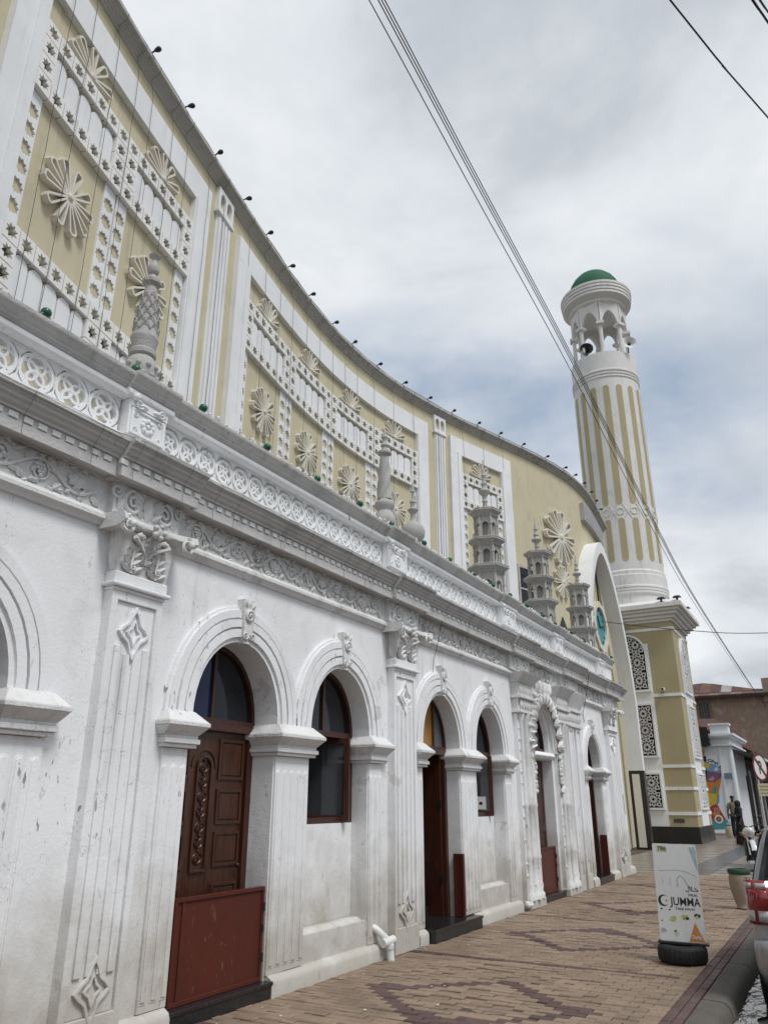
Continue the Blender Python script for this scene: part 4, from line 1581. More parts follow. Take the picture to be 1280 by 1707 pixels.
def star_panel(ya, yb, nf, low=False, blank_left=False):
    sa, sb = s_of(ya), s_of(yb)
    fw_ = (sb - sa - 2 * .265 - (nf - 1) * .55) / nf
    # frame
    so, se = sa - .49, sb + .49
    yo = y_of(so), y_of(se)
    n = max(4, int((se - so) / .35))
    stt = [y_of(so + (se - so) * i / n) for i in range(n + 1)]
    MB().sweep([(-.005, HB0), (PRO, HB0), (PRO, HB1), (-.005, HB1)], stt, lambda s, p: cw(s, p[1], p[0])).build('panel_frame', BAND, ms, smooth=30)
    for q0, q1 in ((so, sa - .004), (sb + .004, se)):
        MB().sweep([(-.005, q0), (PRO - .002, q0), (PRO - .002, q1), (-.005, q1)], [5.0, HB0 - .001], lambda s, p: cw(y_of(p[1]), s, p[0])).build('panel_frame', BAND, ms)
        k0, k1 = (q0 + .3, q1 - .02) if q0 < sa else (q0 + .02, q0 + .19)
        MB().sweep([(PRO - .01, k0), (PRO + .03, k0), (PRO + .03, k1), (PRO - .01, k1)], [5.0, HB0 + .05], lambda s, p: cw(y_of(p[1]), s, p[0])).build('frame_moulding', BAND, ms)
    cols = []            # tile columns: (centre s, width, kind)
    s = sa
    cols.append((s + .1325, .265, 'v'))
    s += .265
    fields = []
    for k in range(nf):
        w = fw_ / 5
        for i in range(5):
            cols.append((s + w * (i + .5), w, 'f'))
        fields.append((s, s + fw_))
        s += fw_
        if k < nf - 1:
            cols.append((s + .1375, .275, 'v'))
            cols.append((s + .4125, .275, 'v'))
            s += .55
    cols.append((s + .1325, .265, 'v'))
    for (sc, w, kind) in cols:
        y = y_of(sc)
        for r_, z in enumerate(ROWZ):
            if kind == 'v' or r_ in (0, 3):
                place('star_tile', tile_mesh(w, U), ms, cmat(y, z + U / 2))
        if kind == 'f':
            place('arched_plate', plate_mesh(w, 2 * U - .04), ms, cmat(y, ROWZ[1]))
        else:
            place('star_strip', strip_mesh(w - .02, STRIP1 - 7.72 if low else STRIP1 - STRIP0, 6 if low else 9), ms, cmat(y, 7.72 if low else STRIP0))
        if low:
            for r_, z in enumerate((7.44, 7.16, 6.88, 6.6)):
                if kind == 'v' or r_ == 0:
                    place('star_tile', tile_mesh(w, U), ms, cmat(y, z + U / 2))
            if kind == 'f':
                place('arched_plate', plate_mesh(w, 2 * U), ms, cmat(y, 6.88))
    for (f0, f1) in fields:
        yc = y_of((f0 + f1) / 2)
        flower(yc, 8.8, .50)
        flower(yc, 10.9, .50, half=True)
star_panel(3.8, 7.45, 2, low=True)
star_panel(9.52, 17.4, 4)
star_panel(19.34, 21.13, 1)
# slender fluted pilasters between the panels
def wall_pilaster(ya, yb):
    sa, sb = s_of(ya), s_of(yb)
    y = y_of((sa + sb) / 2)
    w = sb - sa
    m = MB().prism([rect(-w * .42, w * .42, 5.0, 11.83)], -.01, .03, flat)
    for i in range(4):
        u = -w * .42 + w * .84 * (i + .5) / 4
        m.prism([rect(u - w * .06, u + w * .06, 5.05, 11.7)], .0295, .085, flat)
    o = place('wall_pilaster', m.mesh('wall_pilaster', BAND), ms, cmat(y, 0))
    c = MB()
    def pa(u0, u1, z0, z1):
        hw = (u1 - u0) / 2
        cu = (u0 + u1) / 2
        return [(u0, z0), (u1, z0)] + [(cu + hw * math.cos(t * PI / 8), z1 - hw * 1.3 + hw * 1.3 * math.sin(t * PI / 8)) for t in range(9)]
    c.prism([rect(-w / 2, w / 2, 11.8301, 12.36), pa(-w * .38, -w * .05, 11.93, 12.27), pa(w * .05, w * .38, 11.93, 12.27)], -.01, .08, flat)
    c.prism([rect(-w * .54, w * .54, 11.78, 11.8299)], -.012, .105, flat)
    place('pilaster_head', c.mesh('pilaster_head', BAND), ms, cmat(y, 0))
wall_pilaster(8.2, 8.75)
wall_pilaster(18.2, 18.7)
wall_pilaster(2.1, 2.62)
# last stretch: two large flowers, a window, a name board
flower(24.15, 9.95, .98, off=0)
flower(24.15, 8.38, .57, off=0)
yw = 22.2
m = MB().prism([rect(-.48, .55, 7.0, 8.5), rect(-.4, .47, 7.08, 8.42)], -.01, .03, flat)
m.prism([rect(-.4, .47, 7.72, 7.77)], -.01, .02, flat)
wn_ = place('window', m.mesh('window', GREYC), ms, cmat(yw, 0))
g = MB().prism([rect(-.41, .48, 7.07, 8.43)], .001, .006, flat).mesh('pane', GLASS)
go = bpy.data.objects.new('pane', g)
COL.objects.link(go)
go.parent = wn_
m = MB().prism([[(-.22, 6.5), (.22, 6.5), (.22, 6.85), (0, 7.2), (-.22, 6.85)]], .002, .03, flat)
place('pointed_window', m.mesh('pointed_window', GLASS), ms, cmat(24.0, 0))
st = [26.4 + .3 * i for i in range(13)]
nb = MB().sweep([(.005, 11.25), (.16, 11.25), (.16, 11.93), (.005, 11.93)], st, lambda s, p: cw(s, p[1], p[0])).build('name_board', GREYC, ms, smooth=20)
MB().sweep([(.1601, 11.31), (.166, 11.31), (.166, 11.87), (.1601, 11.87)], [26.5 + .29 * i for i in range(13)], lambda s, p: cw(s, p[1], p[0])).build('board_face', simple('board_grey', (.3, .3, .31), .5, .3, 9, .1), nb)
# string-light wires hanging down the wall
for y in [3.05, 3.62, 4.1, 4.5, 5.05, 5.55, 5.95, 6.55, 7.0, 7.75, 8.3, 9.35, 10.1, 10.8, 11.4, 12.1, 12.75, 13.4, 14.0, 14.6, 15.4, 16.3, 17.2, 18.3, 19.4, 20.3, 21.2]:
    pts = [cw(y, 12.6, .21), cw(y, 12.5, .205), cw(y, 12.38, .06), cw(y + .02, 12.0, .12), cw(y + .03, 11.4, .125)]
    z = 11.0
    while z > 6.4:
        pts.append(cw(y + .03 + random.uniform(-.012, .012), z, .118))
        z -= .5
    wire(pts, .0035, ms, 'light_string')
wire([cw(y, 12.63, .16 + .03 * random.random()) for y in [0 + .5 * i for i in range(60)]], .008, ms, 'light_string')
lm_ = MB()
lm_.tube([(0, 0, 0), (0, .02, .06), (0, .16, .10)], .016, 6)
lm_.lathe([(.02, 0), (.05, .05), (.055, .12), (.05, .13)], (0, 0, 0), 8)
t2 = MB().lathe([(.018, 0), (.045, .05), (.058, .11), (.045, .15), (.02, .165)], n=8).xf(Matrix.Translation((0, .12, .10)) @ Matrix.Rotation(-PI / 2, 4, 'X'))
lm_ = MB().tube([(0, -.06, 0), (0, 0, .05), (0, .13, .1)], .016, 6).join(t2)
lme = lm_.mesh('floodlight', BLACK, 50)
for y in (2.2, 3.2, 4.2, 5.73, 6.73, 7.79, 8.9, 9.92, 10.96, 12.04, 13.25, 14.26, 15.46, 16.66, 17.79, 18.9, 20.04, 21.02, 22.18, 23.46, 24.66, 25.5, 26.4, 27.4, 28.4, 29.4):
    n = nrm(y)
    p = cw(y, 12.6, .12)
    a = math.atan2(n[1], n[0]) - PI / 2
    place('floodlight', lme, ms, Matrix.Translation(p) @ Matrix.Rotation(a + random.uniform(-.2, .2), 4, 'Z') @ Matrix.Scale(.78, 4))

# ---------------------------------------------------------------- entrance portal at the end of the wall
PX = -1.5
def parab(y0, y1, z0, apex, n=26):
    c, hw = (y0 + y1) / 2, (y1 - y0) / 2
    out = []
    for i in range(n + 1):
        t = -1 + 2 * i / n
        out.append((c + hw * t, z0 + (apex - z0) * (1 - abs(t) ** 1.75) ** .74))
    return out
pa_o = parab(24.0, 30.2, 5.0, 10.5)
pa_i = parab(24.28, 29.92, 5.0, 10.08)
m = MB().prism([[(24.0, 2.62)] + pa_o + [(30.2, 2.62), (29.92, 2.62)] + pa_i[::-1] + [(24.28, 2.62)]], -2.02, PX)
m.build('portal_arch', BAND, ms, smooth=25)
for y0, y1 in ((24.0, 24.28), (29.92, 30.2)):
    b = MB().box(-2.03, PX + .01, y0 - .01, y1 + .01, 0.0, 2.618).build('portal_pier', BLACKG, ms)
    MB().box(-1.92, -1.66, y0 - .03, y1 + .03, .06, 2.5).build('pier_inlay', CREAM, ms)
m = MB().prism([rect(23.6, 30.6, 0, 12.0), [(25.2, .02), (29.2, .02), (29.2, 4.6), (25.2, 4.6)]], -3.2, -2.85)
m.build('portal_wall', YELLOW, ms)
MB().box(-3.1, -2.9, 25.2, 29.2, 0, 4.6).build('portal_glazing', GLASS, ms)
m = MB()
for y in (25.2, 26.5, 27.8, 29.1):
    m.box(-2.88, -2.8, y, y + .1, 0, 4.6)
m.box(-2.879, -2.79, 25.2, 29.2, 2.5, 2.6)
m.build('glazing_bars', BAND, ms)
for y in (28.3, 28.9, 29.5):
    MB().box(-2.84, -2.8, y, y + .22, 4.9, 8.3).build('slot_window', GLASS, ms)
# tower-side wall of the entrance
MB().box(-6.0, -2.6, 30.62, 34.3, 0, 8.9).build('link_wall', OCHRE, ms)
# clock hanging in the arch
ck = thing('clock', (-2.0, 27.6, 7.5), 'round teal clock in a white scalloped ring hanging inside the portal arch', 'clock')
def ring_at(m, c, r0, r1, x0, x1, n=32, scal=0):
    out = [(c[0] + (r1 * (1 + scal * math.cos(12 * 2 * PI * i / n))) * math.cos(2 * PI * i / n), c[1] + (r1 * (1 + scal * math.cos(12 * 2 * PI * i / n))) * math.sin(2 * PI * i / n)) for i in range(n)]
    m.prism([out, circ(c[0], c[1], r0, n)] if r0 > 0 else [out], x0, x1)
m = MB(); ring_at(m, (27.6, 7.5), .72, .92, -2.12, -1.9, 48, .035); m.build('ring', CREAM, ck)
m = MB(); ring_at(m, (27.6, 7.5), 0, .73, -2.1, -1.98); m.build('face', simple('teal_face', (.05, .27, .30), .35, .12, 3, 0), ck)
m = MB()
m.obox(Matrix.Translation((-1.97, 27.6, 7.5)) @ Matrix.Rotation(.5, 4, 'X'), 0, .02, -.03, .03, -.05, .42)
m.obox(Matrix.Translation((-1.96, 27.6, 7.5)) @ Matrix.Rotation(-1.4, 4, 'X'), 0, .02, -.025, .025, -.05, .6)
for i in range(12):
    m.obox(Matrix.Translation((-1.97, 27.6, 7.5)) @ Matrix.Rotation(PI / 6 * i, 4, 'X'), 0, .015, -.02, .02, .56, .68)
m.build('hands_and_marks', BLACK, ck)
m = MB()
m.box(-1.95, -1.9, 27.58, 27.62, 8.4, 9.95)
m.build('hanger', BLACK, ck)

# ================================================================== MINARET
mx, my = -2.5, 36.3
mn = thing('minaret', (mx, my, 0.0), 'tall white and ochre minaret with green dome on a square ochre base', 'minaret')
TX0, TX1, TY0, TY1 = mx - 1.95, mx + 1.95, my - 1.9, my + 1.9
MB().box(TX0, TX1, TY0, TY1, .62, 9.0).build('tower_base', OCHRE, mn)
MB().frus((TX0 - .06, TX1 + .06, TY0 - .06, TY1 + .06, 0), (TX0 - .03, TX1 + .03, TY0 - .03, TY1 + .03, .62)).build('plinth', BLACKG, mn, bevel=.01)
m = MB()
for z0, z1, e in ((8.9, 9.02, .08), (9.02, 9.16, .2), (9.16, 9.3, .34), (9.3, 9.42, .46), (9.42, 9.62, .6)):
    m.box(TX0 - e, TX1 + e, TY0 - e, TY1 + e, z0, z1 - .0005)
m.frus((TX0 - .58, TX1 + .58, TY0 - .58, TY1 + .58, 9.62), (TX0 + .1, TX1 - .1, TY0 + .1, TY1 - .1, 9.9))
m.build('tower_cornice', SHAFT, mn, bevel=.015)
for z0, z1 in ((8.54, 8.66), (5.72, 5.84), (2.86, 2.98), (2.0, 2.12), (1.05, 1.17)):
    m = MB()
    m.box(TX0 - .03, TX1 + .03, TY0 - .03, TY1 + .03, z0, z1)
    m.build('string_course', BAND, mn)
def rosette_grille(w, h, arched):
    """pierced geometric screen, local x / y, thickness in z"""
    m = MB()
    bar = .03
    r = w / 4
    n = max(1, round(2 * h / w))
    def seg(p, q):
        d = Vector((q[0] - p[0], q[1] - p[1]))
        if d.length < 1e-4:
            return
        nn = Vector((-d.y, d.x)).normalized() * bar / 2
        m.prism([[(p[0] + nn.x, p[1] + nn.y), (q[0] + nn.x, q[1] + nn.y), (q[0] - nn.x, q[1] - nn.y), (p[0] - nn.x, p[1] - nn.y)]], 0, .06, flat)
    def inside(p):
        if abs(p[0]) > w / 2 or p[1] < 0 or p[1] > h:
            return False
        if arched:
            c = h - w / 2 * 1.15
            if p[1] > c and (p[0] / (w / 2)) ** 2 + ((p[1] - c) / (w / 2 * 1.15)) ** 2 > 1:
                return False
        return True
    segs = []
    k = h / n
    cs = [(s * w / 4, k * (i + .5)) for i in range(n) for s in (-1, 1)]
    for (cx, cy) in cs:
        R0 = w / 4 * 1.12
        prev = None
        for i in range(12):
            a0, a1, a2 = 2 * PI * i / 12, 2 * PI * (i + .5) / 12, 2 * PI * (i + 1) / 12
            P = lambda a, f: (cx + R0 * f * math.cos(a), cy + R0 * f * math.sin(a) * k / (w / 2))
            segs += [(P(a0, .16), P(a1, .55)), (P(a1, .55), P(a2, .16)), (P(a1, .55), P(a0, .78)), (P(a1, .55), P(a2, .78)), (P(a0, .78), P(a1, 1.03)), (P(a1, 1.03), P(a2, .78))]
    for p, q in segs:
        if inside(p) and inside(q):
            seg(p, q)
    return m
def grille_window(M4, zb, zt, w, arched):
    h = zt - zb
    f = MB()
    hw = w / 2
    if arched:
        c = h - hw * 1.15
        o = [(-hw - .1, -.1), (hw + .1, -.1)] + [((hw + .1) * math.cos(t * PI / 14), c + (hw * 1.15 + .1) * math.sin(t * PI / 14)) for t in range(15)]
        i_ = [(-hw, 0), (hw, 0)] + [(hw * math.cos(t * PI / 14), c + hw * 1.15 * math.sin(t * PI / 14)) for t in range(15)]
    else:
        o, i_ = rect(-hw - .08, hw + .08, -.08, h + .08), rect(-hw, hw, 0, h)
    f.prism([o, i_], .002, .11, flat)
    fo = place('window_surround', f.mesh('window_surround', BAND), mn, M4)
    back = MB().prism([i_], .0335, .037, flat).mesh('dark_pane', GLASS)
    bo = bpy.data.objects.new('dark_pane', back); COL.objects.link(bo); bo.parent = fo
    gm_ = rosette_grille(w, h, arched).mesh('lattice_screen', BAND)
    g_ = bpy.data.objects.new('lattice_screen', gm_); COL.objects.link(g_); g_.parent = fo
    g_.location = (0, 0, .04)
def face_mat(side, z):
    if side == 'front':
        return Matrix(((1, 0, 0, mx), (0, 0, -1, TY0), (0, 1, 0, z), (0, 0, 0, 1)))
    return Matrix(((0, 0, 1, TX1), (1, 0, 0, my), (0, 1, 0, z), (0, 0, 0, 1)))
for side in ('front', 'street'):
    m = MB().prism([rect(-.86, .86, .63, 8.0), ], .001, .035, flat)
    place('window_strip', m.mesh('window_strip', BAND), mn, face_mat(side, 0))
    for zb, zt, ar in ((6.05, 8.36, True), (3.35, 5.39, False), (1.33, 2.61, False)):
        grille_window(face_mat(side, zb), zb, zt, 1.4, ar)
# round shaft
SR = 1.64
prof = [(SR, 9.8), (SR, 10.35), (1.73, 10.42), (1.73, 10.5), (1.70, 10.52), (1.74, 10.55), (1.74, 10.63), (1.71, 10.65), (1.75, 10.68), (1.75, 10.76), (1.72, 10.8), (1.72, 11.28), (1.69, 11.32), (1.69, 11.48), (SR, 11.55), (SR, 21.65),
        (1.68, 21.7), (1.68, 21.78), (SR, 21.8), (SR, 21.85), (1.69, 21.87), (1.69, 21.95), (SR, 21.98), (SR, 22.02), (1.70, 22.04), (1.70, 22.12), (1.66, 22.16), (1.66, 23.15), (1.5, 23.2), (1.5, 23.1)]
MB().lathe(prof, (mx, my, 0), 64).build('shaft', SHAFT, mn, smooth=30)
def curved_patch(a0, z0, z1, hw, r, th, mat, name):
    """round-ended vertical inlay that follows the shaft"""
    n = 8
    out = [(hw * math.cos(t * PI / n), z1 - hw + hw * math.sin(t * PI / n)) for t in range(n + 1)] + [(-hw * math.cos(t * PI / n), z0 + hw - hw * math.sin(t * PI / n)) for t in range(n + 1)]
    m = MB().prism([out], r - .01, r + th, lambda u, v, w: (w * math.cos(u / SR), w * math.sin(u / SR), v))
    return m.mesh(name, mat)
NF = 16
pm1 = curved_patch(0, 14.75, 21.2, .15, SR, .012, OCHRE, 'flute_inlay')
pm2 = curved_patch(0, 11.95, 14.05, .15, SR, .012, OCHRE, 'flute_inlay')
w_s = 2 * PI * SR / NF
fn_s = lambda u, v, w: (w * math.cos(u / SR), w * math.sin(u / SR), v)
sm = MB().prism([star(0, 14.4, .2, 8, .82, 0), star(0, 14.4, .155, 8, .82, 0)], SR - .01, SR + .03, fn_s)
for q in (-1, 1):
    for z_ in (-1, 1):
        p0, p1 = (q * .15, 14.4 + z_ * .1), (q * w_s / 2, 14.4)
        sm.prism([[(q * .12, 14.4 + z_ * .36), (q * .15, 14.4 + z_ * .36), (q * (w_s / 2 + .02), 14.4 + z_ * .02), (q * (w_s / 2 - .03), 14.4)]], SR - .01, SR + .025, fn_s)
sme = sm.mesh('star_band', CREAM)
for i in range(NF):
    M4 = Matrix.Translation((mx, my, 0)) @ Matrix.Rotation(2 * PI * (i + .5) / NF, 4, 'Z')
    place('flute_inlay', pm1, mn, M4)
    place('flute_inlay', pm2, mn, M4)
    place('star_band', sme, mn, M4)
# belfry
cm = MB().lathe([(.17, 0), (.17, .06), (.105, .1), (.1, 1.75), (.16, 1.8)], n=12)
cm.box(-.2, .2, -.2, .2, 1.8, 1.95)
cme = cm.mesh('column', SHAFT, 40)
AR = 1.36
for i in range(8):
    a = 2 * PI * (i + .5) / 8 - .13
    place('column', cme, mn, Matrix.Translation((mx + AR * math.cos(a), my + AR * math.sin(a), 23.15)) @ Matrix.Rotation(a, 4, 'Z'))
    a1 = a + 2 * PI / 8
    p0 = Vector((mx + AR * math.cos(a), my + AR * math.sin(a), 0))
    p1 = Vector((mx + AR * math.cos(a1), my + AR * math.sin(a1), 0))
    d = (p1 - p0)
    L_ = d.length
    d.normalize()
    nn = Vector((d.y, -d.x, 0))
    op = [(.09, 25.1)] + [(L_ / 2 - (L_ / 2 - .09) * math.cos(t * PI / 14), 25.1 + .78 * (1 - abs(math.cos(t * PI / 14)) ** 1.7) ** .75) for t in range(15)] + [(L_ - .09, 25.1)]
    lp = [(0, 25.1)] + op[0:] + [(L_, 25.1), (L_, 26.4), (0, 26.4)]
    lp = [(0, 25.1), (.09, 25.1)] + op[1:-1] + [(L_ - .09, 25.1), (L_, 25.1), (L_, 26.4), (0, 26.4)]
    m = MB().prism([lp], -.1, .1, lambda u, v, w: (p0.x + d.x * u + nn.x * w, p0.y + d.y * u + nn.y * w, v))
    m.build('belfry_arch', SHAFT, mn)
prof = [(.2, 26.25), (1.3, 26.25), (1.45, 26.35), (1.5, 26.42), (1.5, 26.5), (1.62, 26.6), (1.76, 26.7), (1.8, 26.74), (1.8, 26.86), (1.77, 26.88), (1.83, 26.92), (1.83, 27.04), (1.8, 27.06), (1.86, 27.1), (1.86, 27.22), (1.83, 27.24), (1.88, 27.28), (1.88, 27.42), (1.5, 27.55), (.2, 27.56)]
MB().lathe(prof, (mx, my, 0), 56).build('crown_ring', SHAFT, mn, smooth=30)
prof = [(1.36, 27.55), (1.38, 27.75), (1.36, 28.0), (1.27, 28.3), (1.1, 28.6), (.85, 28.88), (.55, 29.1), (.25, 29.24), (.06, 29.32), (.02, 29.36)]
MB().lathe(prof, (mx, my, 0), 40).build('dome', DOMEG, mn, smooth=60)
# loudspeakers
def speaker(loc, az, mat, label, s=1.0):
    t = thing('loudspeaker', loc, label, 'loudspeaker', 'loudspeakers in the minaret belfry')
    M4 = Matrix.Translation(loc) @ Matrix.Rotation(az, 4, 'Z') @ Matrix.Rotation(PI / 2, 4, 'Y') @ Matrix.Scale(s, 4)
    MB().lathe([(.1, -.3), (.1, -.12), (.06, -.1), (.07, 0), (.12, .1), (.22, .2), (.34, .27), (.35, .28), (.33, .275), (.2, .19), (.1, .1), (.05, .02)], n=24).xf(M4).build('horn', mat, t, smooth=50)
    MB().lathe([(.05, .0), (.07, .1), (.05, .16), (.01, .17)], n=12).xf(M4).build('driver_cone', BLACK, t, smooth=50)
    MB().tube([(loc[0] - .05, loc[1], loc[2]), (loc[0] - .05, loc[1], 23.18)], .03, 6).build('bracket', BLACK, t)
speaker((mx - .55, my - 1.05, 23.75), -PI / 2 + .25, BLACK, 'black horn loudspeaker between the minaret belfry columns', 1.0)
speaker((mx + 1.55, my - .75, 23.65), -PI / 2 + .45, PLASTIC_W, 'pale horn loudspeaker at the outer edge of the minaret belfry', .95)
# security camera and small lamp on the tower
sc = thing('security_camera', (-1.2, TY0, 5.98), 'small white security camera on the ochre tower wall', 'camera')
MB().box(-1.24, -1.16, TY0 - .05, TY0, 5.98, 6.08).build('mount', PLASTIC_W, sc)
MB().box(-1.27, -1.13, TY0 - .34, TY0 - .051, 5.93, 6.05).build('camera_body', PLASTIC_W, sc, bevel=.02)
MB().lathe([(.05, 0), (.05, .03)], n=10).xf(Matrix.Translation((-1.2, TY0 - .34, 5.99)) @ Matrix.Rotation(PI / 2, 4, 'X')).build('lens', BLACK, sc)
m = MB()
for (x, y) in ((TX1 + .45, TY0 - .45), (TX1 + .45, my), (TX1 - .2, TY0 - .5)):
    m2 = MB().box(x - .04, x + .04, y - .04, y + .04, 9.62, 9.78)
    m2.frus((x - .18, x + .18, y - .12, y + .12, 9.78), (x - .1, x + .1, y - .06, y + .06, 9.86))
    m2.build('floodlight', BLACK, mn)
MB().box(-1.45, -1.05, TY0 - .02, TY0, .78, .92).build('vent_plate', simple('dark_vent', (.07, .06, .05), .5), mn)

# ================================================================== ROOFTOP FINIALS AND TURRETS
def scales(m, c, z0, z1, r0, r1, rows_, n):
    for j in range(rows_):
        t = j / rows_
        z = z0 + (z1 - z0) * t
        r = r0 + (r1 - r0) * t
        h = (z1 - z0) / rows_
        for i in range(n):
            a = 2 * PI * (i + .5 * (j % 2)) / n
            pts = []
            for k in range(7):
                b = PI * k / 6
                aa = a + (PI / n) * .92 * math.cos(b)
                rr = r + .006
                pts.append((c[0] + rr * math.cos(aa), c[1] + rr * math.sin(aa), z + h * (.1 + .85 * math.sin(b))))
            m.tube(pts, .006, 4)
def finial_scaled(loc, label):
    t = thing('spire_finial', loc, label, 'finial', 'stucco finials along the parapet')
    x, y, z = loc
    MB().lathe([(.10, 0), (.10, .06), (.14, .10), (.152, .2), (.13, .3), (.10, .34)], loc, 20).build('bulb_base', TURR, t, smooth=50)
    b = MB()
    for j, (zz, r) in enumerate(((.13, .15), (.22, .152))):
        for i in range(11):
            a = 2 * PI * (i + .5 * j) / 11
            b.ball((x + r * math.cos(a), y + r * math.sin(a), z + zz), .026, 6, 4)
    b.build('bead', TURR, t, smooth=60)['kind'] = 'stuff'
    MB().lathe([(.10, .341), (.122, .36), (.122, .40), (.105, .42), (.115, .5), (.125, .53), (.125, .55), (.115, .57), (.06, 1.06), (.055, 1.10), (.05, 1.12)], loc, 20).build('tapered_shaft', TURR, t, smooth=40)
    s = MB()
    scales(s, loc, z + .6, z + 1.02, .113, .066, 6, 8)
    s.build('scale_relief', TURR, t, smooth=60)
    MB().lathe([(.04, 1.10), (.05, 1.12), (.088, 1.15), (.09, 1.18), (.05, 1.21), (.035, 1.25)], loc, 8).build('collar', TURR, t, smooth=30)
    MB().lathe([(.03, 1.25), (.05, 1.28), (.055, 1.33), (.04, 1.37), (.028, 1.40), (.028, 1.44), (.05, 1.46), (.055, 1.48), (.02, 1.485)], loc, 14, twist=9, wob=lambda a, i, q: 1 + .08 * math.cos(4 * (a - 9 * q))).build('tip', TURR, t, smooth=60)
    return t
finial_scaled((-.12, 4.07, 4.985), 'scale-carved spire finial on the nearest parapet pedestal')
t = thing('spire_finial', (-.12, 8.5, 4.985), 'spirally carved spire finial beside the bulb finial on the parapet', 'finial', 'stucco finials along the parapet')
L0 = (-.12, 8.5, 4.985)
MB().lathe([(.10, 0), (.11, .05), (.16, .12), (.165, .2), (.13, .28), (.10, .33), (.12, .38), (.14, .42), (.13, .46), (.09, .5)], L0, 20, wob=lambda a, i, q: 1 + .04 * math.cos(8 * a)).build('bulb_base', TURR, t, smooth=50)
prof = [(.105 - .04 * i / 16, .5 + .65 * i / 16) for i in range(17)]
MB().lathe(prof, L0, 24, wob=lambda a, i, q: 1 + .13 * math.cos(4 * a - 22 * q)).build('spiral_shaft', TURR, t, smooth=60)
MB().lathe([(.055, 1.15), (.06, 1.17), (.10, 1.20), (.10, 1.23), (.05, 1.26), (.04, 1.3), (.06, 1.33), (.04, 1.37), (.03, 1.42), (.05, 1.46), (.03, 1.5), (.015, 1.56)], L0, 14).build('tip', TURR, t, smooth=40)
L0 = (-.12, 9.35, 4.985)
t = thing('bulb_finial', L0, 'onion-shaped fluted bulb finial with thin ringed stem on the parapet', 'finial', 'stucco finials along the parapet')
MB().lathe([(.06, 0), (.06, .08), (.12, .14), (.165, .22), (.175, .3), (.14, .38), (.08, .43), (.05, .46)], L0, 28, wob=lambda a, i, q: 1 + .045 * math.cos(14 * a - 6 * q)).build('fluted_bulb', TURR, t, smooth=50)
MB().lathe([(.05, .46), (.035, .5), (.04, .58), (.075, .62), (.08, .64), (.04, .67), (.03, .72), (.05, .76), (.025, .8), (.02, .9), (.035, .93), (.02, .97), (.01, 1.08)], L0, 12).build('stem', TURR, t, smooth=40)

